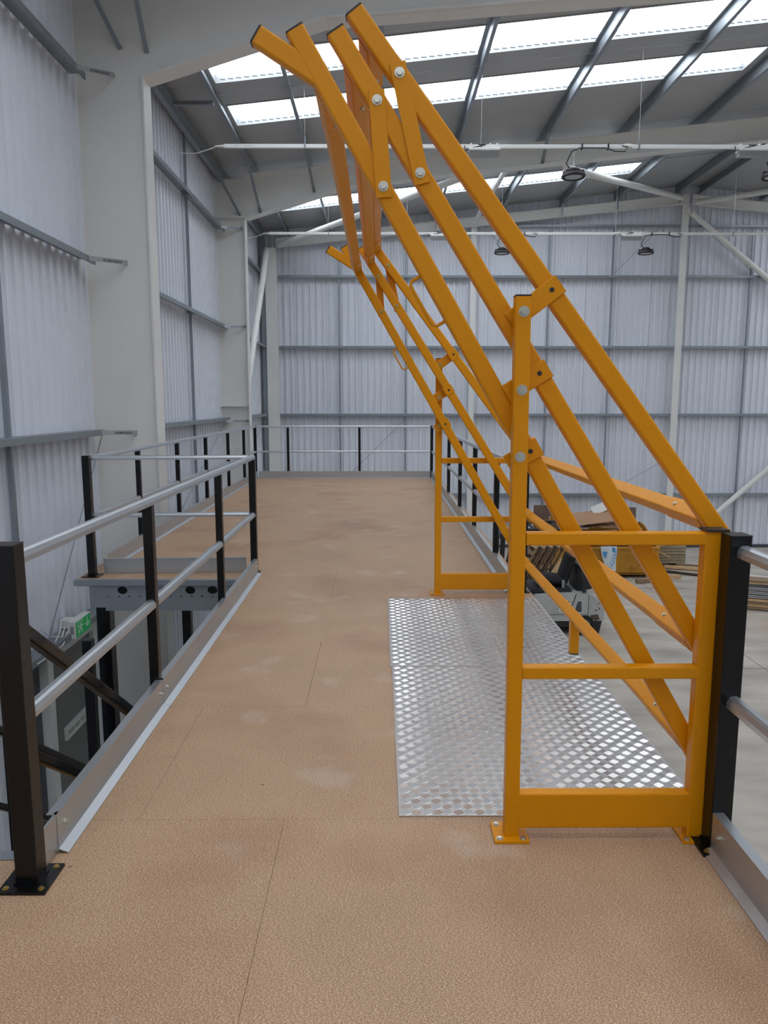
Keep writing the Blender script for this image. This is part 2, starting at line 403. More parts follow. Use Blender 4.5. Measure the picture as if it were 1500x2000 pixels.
# cut the run of the roof into sheets between the rooflight strips
cuts = []; y = BY
for ly in sorted(lights_y):
    n = max(1, round(ly - y)) if ly - y > 0.05 else 0
    for k in range(n): cuts.append((y + (ly - y) * k / n, y + (ly - y) * (k + 1) / n, False))
    cuts.append((ly, ly + 0.98, True)); y = ly + 0.98
n = round(EY + 0.1 - y)
for k in range(n): cuts.append((y + (EY + 0.1 - y) * k / n, y + (EY + 0.1 - y) * (k + 1) / n, False))
wn = 0
for (a, b, lit) in cuts:
    g = 0.003
    if not lit:
        slab(WX - 0.25, RIDGE, a, b, 0.101, 0.02, 'light_seal', DGREY, ceil)  # unseen slab added to keep sky light out of the sheet joints
        slab(RIDGE, RX + 0.25, a, b, 0.101, 0.02, 'light_seal', DGREY, ceil)
        slab(WX - 0.15, RIDGE, a + g, b - g, 0, 0.10, 'roof_sheet', ROOFM, ceil)
        slab(RIDGE, RX + 0.15, a + g, b - g, 0, 0.10, 'roof_sheet', ROOFM, ceil)
    else:
        slab(WX - 0.15, LX[0], a + g, b - g, 0, 0.10, 'roof_sheet', ROOFM, ceil)
        slab(LX[1], RIDGE, a + g, b - g, 0, 0.10, 'roof_sheet', ROOFM, ceil)
        mr = (2 * RIDGE - LX[1], 2 * RIDGE - LX[0])
        slab(RIDGE, mr[0], a + g, b - g, 0, 0.10, 'roof_sheet', ROOFM, ceil)
        slab(mr[1], RX + 0.15, a + g, b - g, 0, 0.10, 'roof_sheet', ROOFM, ceil)
        for (x0, x1) in (LX, mr):
            wn += 1
            w = bpy.data.objects.new('window_%d' % wn, None); COL.objects.link(w); struct(w)
            slab(x0, x1, a, a + 0.03, -0.012, 0.15, 'kerb', KERB, w); slab(x0, x1, b - 0.03, b, -0.012, 0.15, 'kerb', KERB, w)
            slab(x0, x0 + 0.03, a + 0.03, b - 0.03, -0.012, 0.15, 'kerb', KERB, w); slab(x1 - 0.03, x1, a + 0.03, b - 0.03, -0.012, 0.15, 'kerb', KERB, w)
            if 11 < a < 21:
                d = MB(); x = x0 + 0.1
                while x < x1 - 0.1:
                    zz = roof(x + 0.04) + 0.03
                    d.bb((x, b - 0.032, zz), (x + 0.085, b - 0.029, zz + 0.014)); x += 0.13
                o = d.build('kerb_slot', DGREY, w); o['kind'] = 'stuff'
            xs = [x0] + [p if x0 < RIDGE else 2 * RIDGE - p for p in (PURL if x0 < RIDGE else PURL[::-1])] + [x1]
            xs = [v for v in xs if x0 <= v <= x1]
            for p, q in zip(xs, xs[1:]):
                if q - p > 0.05: slab(p, q, a, b, 0.125, 0.02, 'pane', SKYL, w)
def purlin_prof(flip=1):
    return [(0, 0), (0.06 * flip, 0), (0.06 * flip, 0.02), (0.055 * flip, 0.02), (0.055 * flip, 0.005), (0.005 * flip, 0.005), (0.005 * flip, 0.2), (-0.06 * flip, 0.2), (-0.06 * flip, 0.194), (0, 0.194)]
for s, p in [(1, x) for x in PURL] + [(-1, 2 * RIDGE - x) for x in PURL]:
    MB().ext(purlin_prof(s), (p, BY, roof(p) - 0.205), (p, EY, roof(p) - 0.205)).build('purlin', GALVD, ceil)
for ya in (13.1, 19.6):     # anti-sag bars between the purlins
    for p, q in zip(PURL, PURL[1:]):
        MB().tube((p + 0.01, ya, roof(p) - 0.1), (q - 0.01, ya, roof(q) - 0.1), 0.009, 5).build('anti_sag_bar', GALVD, ceil)
MB().bb((WX + 0.2, 13.0, 6.40), (-2.72, 13.06, 6.46)).build('eaves_strut', GALVD, ceil)

# ------------------------------------------------------------------ steel frame
def haunched(name, label, y0, fw, web_t, cx, hb, he, bot_slope, zcol_in, stiff):
    """portal column on the left wall, web across the hall"""
    c = thing(name, label, 'column', ((WX + cx) / 2, y0 + fw / 2, GZ))
    ym = y0 + (0.05 if fw > 0.25 else fw / 2)
    MB().bb((WX - 0.02, ym - web_t / 2, GZ), (cx - 0.02, ym + web_t / 2, roof(WX) - 0.22)).build('web', WHT, c)
    MB().bb((cx - 0.022, y0, GZ), (cx, y0 + fw, hb)).build('inner_flange', WHT, c)
    MB().bb((WX - 0.04, y0, GZ), (WX - 0.02, y0 + fw, roof(WX) - 0.22)).build('outer_flange', WHT, c)
    for z in stiff:
        MB().bb((WX, y0 + 0.01, z), (cx - 0.022, ym, z + 0.014)).build('stiffener', WHT, c)
    return c
def rafter(name, label, y0, fw, x0, z0, xh, zh, slope, xe, top_off):
    t = thing(name, label, 'rafter', (xh, y0 + fw / 2, zh)); ym = y0 + fw / 2; yw = y0 + 0.05 if fw > 0.25 else ym
    pts = [(x0, z0), (xh, zh), (xe, zh + slope * (xe - xh))]
    xt = min(xe, RIDGE)
    top = [(xt, roof(xt) - top_off), (x0 - 0.03, roof(x0) - top_off)]
    MB().poly([(x, yw - 0.005, z) for x, z in [(pts[0][0] - 0.03, pts[0][1])] + pts[1:] + top], (0, 0.010, 0)).build('web', WHT, t)
    b = MB()
    for p, q in zip(pts, pts[1:]):
        b.ext([(-fw / 2, 0), (fw / 2, 0), (fw / 2, 0.02), (-fw / 2, 0.02)], (p[0], ym, p[1]), (q[0], ym, q[1]))
    b.build('bottom_flange', WHT, t)
    MB().ext([(-fw / 2, -0.02), (fw / 2, -0.02), (fw / 2, 0), (-fw / 2, 0)], (top[1][0], ym, top[1][1]), (top[0][0], ym, top[0][1])).build('top_flange', WHT, t)
    return t
c1 = haunched('portal_column', 'broad white steel column on the left wall nearest the camera', 9.45, 0.30, 0.014, -2.80, 5.39, 0, 0, 0, ())
c2 = haunched('portal_column', 'white steel column on the left wall behind the broad near one', 16.9, 0.24, 0.012, -2.93, 5.52, 0, 0, 0, (1.49, 5.55))
r1 = rafter('roof_rafter', 'deep white haunched rafter crossing the top of the hall overhead', 9.45, 0.30, -2.80, 5.385, -0.63, 6.04, 0.075, RIDGE, 0.21)
r2 = rafter('roof_rafter', 'white haunched rafter farther back, crossing behind the strip of hanging lamps', 16.9, 0.24, -2.93, 5.52, -0.66, 6.20, 0.107, RIDGE, 0.21)
for r_ in (r1, r2):
    pass
def rafter_right(src, label, y0, fw, zh, xh, slope):
    t = thing('roof_rafter', label, 'rafter', (RIDGE + 4, y0 + fw / 2, 7)); ym = y0 + fw / 2
    z0 = zh + slope * (RIDGE - xh)
    pts = [(RIDGE, z0), (RX, z0 - slope * (RX - RIDGE)), (RX, roof(RX) - 0.21), (RIDGE, roof(RIDGE) - 0.21)]
    MB().poly([(x, ym - 0.006, z) for x, z in pts], (0, 0.012, 0)).build('web', WHT, t)
    MB().ext([(-fw / 2, 0), (fw / 2, 0), (fw / 2, 0.02), (-fw / 2, 0.02)], (RIDGE, ym, z0), (RX, ym, pts[1][1])).build('bottom_flange', WHT, t)
rafter_right(r1, 'white rafter falling away on the far side of the ridge overhead', 9.45, 0.30, 6.04, -0.63, 0.075)
rafter_right(r2, 'white rafter falling from the ridge at the right edge of the hall', 16.9, 0.24, 6.20, -0.66, 0.107)

# cleats with stencilled lettering and knee braces on the column webs
for c, pa, pb in ((c1, (-3.37, 8.9, 5.268), (-3.143, 9.485, 5.416)), (c1, (-3.346, 8.9, 3.22), (-3.099, 9.485, 3.274)), (c1, (-3.309, 8.9, 1.22), (-3.08, 9.485, 1.197)),
                  (c2, (-3.45, 16.6, 5.30), (-3.0, 17.0, 5.35)), (c2, (-3.45, 16.6, 3.22), (-2.98, 17.0, 3.252)), (c2, (-3.45, 16.6, 1.176), (-2.96, 17.0, 1.166))):
    P, Q = Vector(pa), Vector(pb); d = (Q - P).normalized()
    cl = MB().ext(rrect(0.006, 0.055, 0.001, 1), P, Q).build('cleat', KERB if c is c1 else GALV, c)
    ang = math.atan2(d.y, d.x); n_ = Vector((d.y, -d.x, 0)).normalized()
    f = P + d * 0.22 + n_ * 0.004 + Vector((0, 0, -0.016))
    L_ = (Q - f).length - 0.02
    o = text('HD-0.3M6H-P-S02-S351D', 0.04, INK, f, (R(90), 0, ang), 'stencil', cl); o.scale = (L_ / 0.53, 1, 1)
    o.rotation_euler = (R(90) , -math.asin(d.z), ang)
for (x0, z0, x1, z1) in ((-3.0, 6.35, -3.0, 5.7), (-1.9, 6.6, -2.35, 5.85)):
    pass
def fly(c, p0, p1):
    MB().ext(rrect(0.006, 0.055, 0.001, 1), p0, p1, (1, 0, 0)).ext([(-0.055, -0.03), (0, -0.03), (0, -0.024), (-0.055, -0.024)], p0, p1, (1, 0, 0)).build('fly_brace', GALVD, c)
fly(c1, (-3.34, 8.70, 6.45), (-3.06, 9.48, 5.70)); fly(r1, (-2.72, 8.65, 6.55), (-2.75, 9.48, 5.66))
fly(c2, (-3.40, 16.2, 6.35), (-3.05, 17.0, 5.62)); fly(r2, (-2.72, 16.2, 6.50), (-2.60, 17.0, 5.66)); fly(r2, (-1.5, 16.2, 6.62), (-1.42, 17.0, 6.10))
fly(r2, (1.64, 16.4, 6.92), (1.64, 17.0, 6.5)); fly(r2, (3.53, 16.4, 7.13), (3.53, 17.0, 6.7))

# end wall frame
def gable_col(label, x, top, w=0.2, d=0.22, x1=None):
    t = thing('gable_column', label, 'column', (x, EY - 0.15, GZ))
    y0 = EY - 0.20
    MB().bb((x - w / 2, y0 - 0.02, GZ), (x + w / 2, y0, top)).build('front_flange', WHT, t)
    MB().bb((x - 0.006, y0, GZ), (x + 0.006, y0 + 0.18, top)).build('web', WHT, t)
    return t
gable_col('white end wall column under the ridge', 9.0, 7.62)
gable_col('slim white end wall column seen between the yellow arms', 2.78, 6.98, 0.16)
gable_col('white end wall column far to the right', 15.3, 7.0)
t = thing('corner_column', 'white steel column in the far left corner of the hall', 'column', (-3.2, 22.7, GZ))
MB().bb((-3.36, 22.55, GZ), (-3.04, 22.57, 6.05)).build('front_flange', WHT, t)
MB().bb((-3.206, 22.57, GZ), (-3.194, 22.85, 6.05)).build('web', WHT, t)
MB().bb((-3.36, 22.85, GZ), (-3.04, 22.87, 6.05)).build('rear_flange', WHT, t)
MB().bb((-3.5, 22.60, GZ), (-3.37, 22.8, 6.4)).build('gap_shade_strip', GALVD, t)  # shade of the gap beside the column, put in as a grey strip
t = thing('gable_rafter', 'shallow white rafter rising to the ridge along the end wall', 'rafter', (3, EY - 0.3, 6.7))
pr = [(-0.07, 0), (0.07, 0), (0.07, 0.012), (0.006, 0.012), (0.006, 0.248), (0.07, 0.248), (0.07, 0.26), (-0.07, 0.26), (-0.07, 0.248), (-0.006, 0.248), (-0.006, 0.012), (-0.07, 0.012)]
MB().ext(pr, (-3.04, EY - 0.32, 6.08), (8.88, EY - 0.32, 7.32)).build('beam', WHT, t)
for x in PURL[2:]:
    MB().bb((x - 0.02, EY - 0.42, roof(x) - 0.56), (x + 0.02, EY - 0.40, roof(x) - 0.2)).build('purlin_strap', GALVD, t)
t = thing('gable_rafter', 'white rafter falling to the right from the ridge column', 'rafter', (12, EY - 0.3, 6.9))
MB().ext(pr, (9.12, EY - 0.32, 7.32), (21.5, EY - 0.32, 6.04)).build('beam', WHT, t)

def brace(label, p, q, r=0.075):
    t = thing('bracing_tube', label, 'brace', p)
    P, Q = Vector(p), Vector(q); d = (Q - P).normalized()
    MB().tube(P, Q, r, 16).build('tube', WHT, t, True)
    MB().ext(rrect(0.012, 0.12, 0.002, 1), P - d * 0.14, P + d * 0.02).build('end_plate', WHT, t)
    MB().ext(rrect(0.012, 0.12, 0.002, 1), Q - d * 0.02, Q + d * 0.14).build('end_plate', WHT, t)
brace('white round roof brace running from behind a lamp to the ridge column', (4.11, 17.3, 6.70), (8.76, EY - 0.45, 7.46))
brace('white round roof brace rising right from the ridge column', (9.22, EY - 0.45, 7.34), (13.4, 17.3, 6.92))
brace('white round roof brace rising from the far left corner', (-2.90, 22.45, 6.12), (1.79, 17.3, 6.485))
brace('short white roof brace above the slim end wall column', (2.75, 22.5, 6.76), (2.93, 17.4, 6.90), 0.06)
brace('white sloping tube brace on the left wall near the far corner', (-3.25, 22.2, 5.88), (-3.25, 17.06, 0.50), 0.085)
brace('white diagonal tube falling right from the top of the ridge column', (9.15, EY - 0.28, 7.08), (13.4, EY - 0.28, 3.76), 0.08)
brace('white diagonal tube low on the end wall right of the ridge column', (9.95, EY - 0.28, -2.28), (14.2, EY - 0.28, 1.62), 0.08)

# ------------------------------------------------------------------ mezzanine deck
EDGE_R, EDGE_L, EDGE_F = 1.264, -2.74, 15.72
WELL = (-1.24, 2.38, 6.5)                    # stairwell: x right edge, y from, y to
deck = MB().bb((WELL[0] + 0.02, -1.4, -0.06), (EDGE_R - 0.01, EDGE_F - 0.01, -0.042)).bb((EDGE_L + 0.01, WELL[2] + 0.02, -0.06), (WELL[0] + 0.02, EDGE_F - 0.01, -0.042)).bb((EDGE_L + 0.01, -1.4, -0.06), (WELL[0] + 0.02, WELL[1] - 0.02, -0.042)).build('mezzanine_floor', DGREY)
struct(deck)
ys = [-1.4, -0.55, 0.51, 1.57, 2.63, 3.69, 4.755, 5.82, 6.88, 7.94, 9.0, 10.06, 11.12, 12.18, 13.24, 14.3, 15.36, EDGE_F]
xj = {1.57: -0.365, 5.82: -0.40, 7.94: 0.68, 9.0: -0.45, 12.18: -0.45, 2.63: -0.92, 3.69: -0.39, 4.755: 0.62, 6.88: -1.0, 10.06: 0.55, 11.12: -1.0, 13.24: 0.6, 14.3: -0.45, 15.36: 0.6, 0.51: 0.7, -0.55: -0.3, -1.4: 0.4}
def board(x0, x1, y0, y1):
    if x1 - x0 < 0.02 or y1 - y0 < 0.02: return
    g = 0.0005; z1, z0, c = random.uniform(-0.0005, 0.0), -0.038, 0.0008
    a, b, p, q = x0 + g, x1 - g, y0 + g, y1 - g
    MB().add([(a, p, z0), (b, p, z0), (b, q, z0), (a, q, z0), (a, p, z1 - c), (b, p, z1 - c), (b, q, z1 - c), (a, q, z1 - c), (a + c, p + c, z1), (b - c, p + c, z1), (b - c, q - c, z1), (a + c, q - c, z1)],
             [(0, 3, 2, 1), (8, 9, 10, 11)] + [(i, (i + 1) % 4, 4 + (i + 1) % 4, 4 + i) for i in range(4)] + [(4 + i, 4 + (i + 1) % 4, 8 + (i + 1) % 4, 8 + i) for i in range(4)]).build('floor_board', CHIP, deck)
for y0, y1 in zip(ys, ys[1:]):
    j = xj[y0]; xs = [j + 2.4 * k for k in range(-3, 3)]
    def cut(xa, xb, ya, yb):
        e = [xa] + [v for v in xs if xa + 0.05 < v < xb - 0.05] + [xb]
        for p, q in zip(e, e[1:]): board(p, q, ya, yb)
    segs = []
    if y1 <= WELL[1] or y0 >= WELL[2]: cut(EDGE_L, EDGE_R, y0, y1)
    else:
        cut(WELL[0], EDGE_R, y0, y1)
        if y0 < WELL[1]: cut(EDGE_L, WELL[0], y0, WELL[1])
        if y1 > WELL[2]: cut(EDGE_L, WELL[0], WELL[2], y1)
# steel edge members of the deck
def edge(name, pts, parent=deck):
    MB().bb(*pts).build(name, GALVD, parent)
edge('edge_trim', ((EDGE_L, WELL[1], -0.045), (WELL[0], WELL[1] + 0.05, 0.003)))
edge('edge_beam', ((EDGE_R - 0.02, -1.4, -0.3), (EDGE_R - 0.006, EDGE_F, -0.061)))
edge('edge_beam', ((WELL[0] - 0.012, WELL[1] + 0.05, -0.3), (WELL[0], WELL[2], -0.002)))
edge('edge_beam', ((EDGE_L - 0.012, WELL[2] + 0.6, -0.3), (EDGE_L, EDGE_F, -0.002)))
edge('edge_trim', ((EDGE_L, WELL[2] - 0.012, -0.05), (WELL[0], WELL[2] + 0.045, 0.0015)))
holes = [circ(x, -0.10, 0.045, 16, 0.036) for x in (-2.32, -1.91, -1.71, -1.51)]
for k in range(13):
    holes += [circ(-2.45 + k * 0.094, -0.158, 0.008, 8)]
for k in range(11):
    holes += [circ(-2.44 + k * 0.11, -0.055 - 0.003, 0.006, 8)]
me = plate_with_holes([(-2.62, -0.26), (-2.48, -0.26), (-2.48, -0.29), (-1.25, -0.29), (-1.25, -0.05), (-2.62, -0.05)], holes, 0.005)
me.materials.clear(); me.materials.append(GALVD)
o = inst('perforated_beam', me, (0, WELL[2] + 0.03, 0), deck, (R(90), 0, 0))
MB().bb((-2.62, WELL[2] + 0.25, -0.29), (-1.25, WELL[2] + 0.27, -0.06)).build('joist', DGREY, deck)

def mez_col(label, x, y, w=0.15, top=-0.26):
    t = thing('mezzanine_column', label, 'column', (x, y, GZ))
    MB().ext(rrect(w, w, 0.008), (x, y, GZ + 0.012), (x, y, top), (0, 1, 0)).build('shaft', BLK, t)
    MB().bb((x - w * 0.9, y - w * 0.9, GZ), (x + w * 0.9, y + w * 0.9, GZ + 0.012)).build('base_plate', BLK, t)
mez_col('thick black deck column under the stairwell corner beneath the perforated beam', -2.535, 6.66, 0.125)
mez_col('thin black post beside the thick deck column under the stairwell corner', -2.585, 6.35, 0.085, -0.5)
mez_col('black deck column standing farther back under the deck beyond the stairwell', -2.42, 9.05, 0.11, -0.06)

# ------------------------------------------------------------------ guardrails
RAILP = [(-0.026, 0), (0.026, 0), (0.026, 0.018), (0.018, 0.034), (0.008, 0.04), (-0.008, 0.04), (-0.018, 0.034), (-0.026, 0.018)]
TOEP = ([(0.036, 0.0), (0.036, 0.003), (0.003, 0.016), (0.003, 0.012)], [(0.003, 0.0), (0.003, 0.145), (0.0, 0.145), (0.0, 0.0)], [(0.0, 0.142), (0.0, 0.145), (-0.034, 0.145), (-0.034, 0.142)])
def hexbolt(p, d, r=0.011, h=0.008, matl=ZINC, parent=None, name='bolt'):
    p, d = Vector(p), Vector(d).normalized()
    MB().tube(p, p + d * 0.0018, r * 1.45, 12).tube(p + d * 0.0018, p + d * h, r, 6).build(name, matl, parent)
def post(par, x, y, w=0.05, top=1.058, plate=True, cap=True, pl=0.145, off=(0, 0), small=False):
    po = MB().ext(rrect(w, w, 0.004), (x, y, 0.010 if plate else -0.12), (x, y, top), (0, 1, 0)).build('post', BLK, par)
    if plate:
        cx, cy = x + off[0], y + off[1]
        MB().bb((cx - pl / 2, cy - pl / 2, 0.0005), (cx + pl / 2, cy + pl / 2, 0.010)).build('base_plate', BLK, po)
        MB().ext(rrect(w + 0.012, w + 0.012, 0.006), (x, y, 0.010), (x, y, 0.016), (0, 1, 0)).build('weld', BLK, po)
        if not small:
            for sx in (-1, 1):
                for sy in (-1, 1):
                    hexbolt((cx + sx * (pl / 2 - 0.02), cy + sy * (pl / 2 - 0.02), 0.010), (0, 0, 1), 0.007, 0.006, BRASS, po)
    if cap: MB().bb((x - w / 2, y - w / 2, top), (x + w / 2, y + w / 2, top + 0.003)).build('post_cap', CAP, po)
    return po
def guardrail(label, d0, d1, line, posts, toe, group=None, mids=None, toegaps=None, lip=True, far=False):
    """posts: list of (x, y, kind) kind 'end' | 'mid'; d0/d1 rail ends along the line"""
    p0, p1 = Vector((d0[0], d0[1], 0)), Vector((d1[0], d1[1], 0)); t = (p1 - p0).normalized()
    g = thing('guardrail', label, 'guardrail', ((p0 + p1) / 2)[:], 'guardrails round the mezzanine deck')
    MB().ext(RAILP, p0 + Vector((0, 0, 1.06)), p1 + Vector((0, 0, 1.06))).build('top_rail', GALV, g)
    stops = [(p0, 0)] + [(Vector((x, y, 0)), w / 2) for x, y, w, tp, pl in posts] + [(p1, 0)]
    stops.sort(key=lambda s: (s[0] - p0).dot(t))
    for (a, wa), (b, wb) in zip(stops, stops[1:]):
        sa, sb = (a - p0).dot(t) + wa, (b - p0).dot(t) - wb
        if sb - sa > 0.06:
            MB().ext(RAILP, p0 + t * sa + Vector((0, 0, 0.535)), p0 + t * sb + Vector((0, 0, 0.535))).build('mid_rail', GALV, g)
    for x, y, w, tp, pl in posts: post(g, x, y, w, tp, plate=pl > 0, cap=tp > 1.07, pl=max(pl, 0.1), small=far)
    for (a, b) in toe:
        a3, b3 = Vector((a[0], a[1], 0.001)), Vector((b[0], b[1], 0.001)); tt = (b3 - a3).normalized(); sd = tt.cross(Vector((0, 0, 1)))
        tb = MB()
        for q_ in TOEP: tb.ext(q_, a3, b3)
        tb = tb.build('toe_board', GALV, g)
        if not far:
            for s in (0.06, (b3 - a3).length - 0.06):
                hexbolt(a3 + tt * s + sd * 0.003 + Vector((0, 0, 0.085)), sd, 0.007, 0.012, ZINC, tb)
            sp = MB(); L = (b3 - a3).length; s = 0.5
            while s < L - 0.2: sp.box(a3 + tt * s + sd * -0.017 + Vector((0, 0, 0.1455)), (0.008, 0.008, 0.002)); s += 0.55
            if sp.v: sp.build('screw_head', ZINC, tb)['kind'] = 'stuff'
    return g
XL, XR = -1.172, 1.203
guardrail('black and galvanised guardrail along the stairwell in the left foreground', (XL, 2.305), (XL, 6.83), None,
          [(XL + 0.014, 2.27, 0.072, 1.135, 0.155), (XL, 3.72, 0.05, 1.06, 0), (XL, 5.36, 0.05, 1.06, 0), (XL, 6.80, 0.06, 1.062, 0.1)],
          [((-1.134, 2.42), (-1.134, 3.72)), ((-1.132, 3.70), (-1.132, 6.72))])
MB().bb((-1.143, 2.31, 0.011), (-1.1335, 2.44, 0.146)).build('toe_bracket', GALV, bpy.data.objects['guardrail'])
guardrail('short guardrail across the far end of the stairwell, seen behind the foreground rail', (-1.205, 6.80), (-2.60, 6.72), None,
          [(-2.63, 6.66, 0.065, 1.10, 0.15)], [((-1.25, 6.82), (-2.56, 6.76))])
XLF = -2.62
guardrail('long guardrail along the left edge of the deck beyond the stairwell', (XLF, 6.70), (XLF, 15.62), None,
          [(XLF, y, 0.05, 1.06, 0) for y in (8.05, 9.62, 11.2, 12.85, 14.35)] + [(XLF, 15.66, 0.06, 1.10, 0.1)],
          [((-2.592, 6.95), (-2.592, 11.2)), ((-2.592, 11.2), (-2.592, 15.6))], far=True)
guardrail('guardrail across the far end of the deck in front of the end wall', (-2.59, 15.66), (1.06, 15.66), None,
          [(-1.93, 15.66, 0.05, 1.06, 0), (-0.43, 15.66, 0.05, 1.06, 0), (1.09, 15.66, 0.06, 1.10, 0.1)],
          [((-2.55, 15.62), (1.06, 15.62))], far=True)
XRF = 1.11
guardrail('guardrail along the right edge of the deck beyond the yellow gate', (XRF, 15.63), (XRF, 6.05), None,
          [(XRF, y, 0.05, 1.06, 0) for y in (13.6, 11.95, 10.25, 8.65, 7.02)] + [(XRF + 0.09, 6.07, 0.05, 1.06, 0.1)],
          [((1.084, 15.58), (1.084, 10.3)), ((1.084, 10.3), (1.084, 6.06))], far=True)
guardrail('guardrail at the right edge of the foreground with a black post against the yellow gate', (XR + 0.012, 2.42), (XR + 0.012, -1.3), None,
          [(XR, 2.458, 0.073, 1.13, 0.15), (XR + 0.012, 0.9, 0.05, 1.06, 0)], [((1.172, 2.42), (1.172, -1.3))])

# ------------------------------------------------------------------ yellow pallet gate
gate = thing('pallet_gate', 'tall yellow up-and-over pallet gate over the chequer plates', 'gate', (0.85, 4.25, 0))
BARS = [((-0.080, 2.805), (1.215, 1.098)), ((-0.140, 2.745), (1.190, 0.646)), ((-0.270, 2.750), (1.170, 0.273))]
BARP = rrect(0.062, 0.046, 0.007, 2)
PX = 0.478
def bar_dir(k):
    (x0, z0), (x1, z1) = BARS[k]; d = Vector((x1 - x0, 0, z1 - z0)); return d.normalized(), d.length
PIV = [((PX, 1.866), (0.574, 1.943)), ((PX, 1.612), (0.541, 1.669)), ((PX, 1.39), (0.518, 1.405))]
def cap_end(p, d, w, h, par):
    p, d = Vector(p), Vector(d)
    MB().ext(rrect(w, h, 0.006), p, p + d * 0.006, (0, 1, 0)).build('end_cap', CAP, par)
for near in (True, False):
    yb = 2.585 if near else 5.925          # bar centre plane
    s = -1 if near else 1                    # outward side
    yp = 2.52 if near else 6.005           # post centre
    # end frame
    p = MB().ext(rrect(0.052, 0.05, 0.005), (PX, yp, 0.008), (PX - 0.008, yp, 1.915), (0, 1, 0)).build('tall_post', YEL, gate)
    MB().ext(rrect(0.053, 0.051, 0.005), (PX - 0.008, yp, 1.915), (PX - 0.008, yp, 1.920), (0, 1, 0)).build('end_cap', CAP, p)
    bx, by = PX - 0.003, yp + 0.01
    MB().bb((bx - 0.062, by - 0.065, 0.0005), (bx + 0.062, by + 0.065, 0.010)).build('base_plate', YEL, p)
    for sx in (-1, 1):
        for sy in (-1, 1): hexbolt((bx + sx * 0.042, by + sy * 0.046, 0.010), (0, 0, 1), 0.009, 0.007, ZINC, p)
    q = MB().ext(rrect(0.056, 0.05, 0.005), (1.143, yp, 0.008), (1.143, yp, 1.135), (0, 1, 0)).build('short_post', YEL, gate)
    MB().bb((1.143 - 0.03, yp - 0.035, 1.135), (1.143 + 0.05, yp + 0.03, 1.142)).build('end_cap', CAP, q)
    MB().bb((1.09, yp - 0.06, 0.0005), (1.19, yp + 0.06, 0.009)).build('base_plate', YEL, q)
    hexbolt((1.108, yp - 0.042, 0.009), (0, 0, 1), 0.009, 0.007, ZINC, q)
    hexbolt((1.108, yp + 0.042, 0.009), (0, 0, 1), 0.009, 0.007, ZINC, q)
    for z in (1.108, 0.628):
        MB().ext(rrect(0.046, 0.044, 0.005), (PX + 0.024, yp, z), (1.117, yp, z)).build('frame_rail', YEL, gate)
    MB().ext(rrect(0.046, 0.135, 0.007), (PX + 0.024, yp, 0.108), (1.117, yp, 0.108)).build('kick_plate', YEL, gate)
    for k in range(3):
        (x0, z0), (x1, z1) = BARS[k]; d, L = bar_dir(k); n = Vector((-d.z, 0, d.x))
        a = MB().ext(BARP, (x0, yb, z0), (x1, yb, z1), (0, 1, 0)).build('swing_arm', YEL, gate)
        cap_end((x0, yb, z0), -d, 0.063, 0.047, a)
        (bxp, bzp), (hx, hz) = PIV[k]
        e = Vector((hx - bxp, 0, hz - bzp)); 
        perp = n if n.x > 0 else -n
        h = Vector((hx, yb, hz))
        # bracket sleeve round the arm with a tongue bolted to the tall post
        u1 = MB()
        u1.ext(rrect(0.074, 0.056, 0.005), h - d * 0.033, h + d * 0.033, (0, 1, 0))
        tip = h - perp * (abs(e.dot(perp)) + 0.048)
        yt = yb + s * 0.0285
        u1.ext(rrect(0.066, 0.007, 0.002, 1), Vector((h.x, yt, h.z)) + perp * 0.036, Vector((tip.x, yt, tip.z)), (0, 1, 0))
        br = u1.build('pivot_bracket', YEL, a)
        yh = yb - 0.0282 if near is False else yb - 0.0322
        MB().tube((h.x, yh - 0.0006, h.z), (h.x, yh + 0.004, h.z), 0.0085, 14).build('bolt_hole', CAP, br)
        if near: hexbolt((bxp - 0.006, yp - 0.025, bzp), (0, -1, 0), 0.0125, 0.010, ZINC, a)
        else: hexbolt((bxp - 0.006, yt - 0.004, bzp), (0, -1, 0), 0.0115, 0.010, BRASS, a)
        if k == 2:
            j = Vector((-0.185, yb, 2.604)); e2 = Vector((-0.392, yb, 2.734))
            f = MB().ext(rrect(0.0615, 0.0445, 0.007, 2), j, e2, (0, 1, 0)).build('rest_stub', YEL, a)
            cap_end(e2, (e2 - j).normalized(), 0.063, 0.047, f)
            g0 = Vector((0.150, yb, 1.99)); g3 = Vector((0.234, yb, 1.848)); o_ = -perp
            g0 = Vector((x0, yb, z0)) + d * 0.86 + o_ * 0.028; g3 = Vector((x0, yb, z0)) + d * 1.03 + o_ * 0.028
            pts = [g0, g0 + o_ * 0.035, g0 + o_ * 0.046 + d * 0.012, g3 + o_ * 0.046 - d * 0.012, g3 + o_ * 0.035, g3]
            MB().path(pts, 0.006, 8).build('handle', YEL, a, True)
    # link bars on the outer faces
    for (pa, pb) in (((-0.008, 2.534), (0.012, 2.270)), ((0.064, 2.616), (0.132, 2.312))):
        A, B = Vector((pa[0], yb + s * 0.027, pa[1])), Vector((pb[0], yb + s * 0.027, pb[1])); dd = (B - A).normalized()
        l = MB().ext(rrect(0.052, 0.007, 0.001, 1), A - dd * 0.032, B + dd * 0.034, (0, 1, 0)).build('link_bar', YEL, gate)
        for P in (A, B):
            if near: hexbolt((P.x, P.y - 0.004, P.z), (0, -1, 0), 0.0115, 0.010, ZINC, l)
            else: hexbolt((P.x, yb - 0.024, P.z), (0, -1, 0), 0.0105, 0.009, BRASS, l)
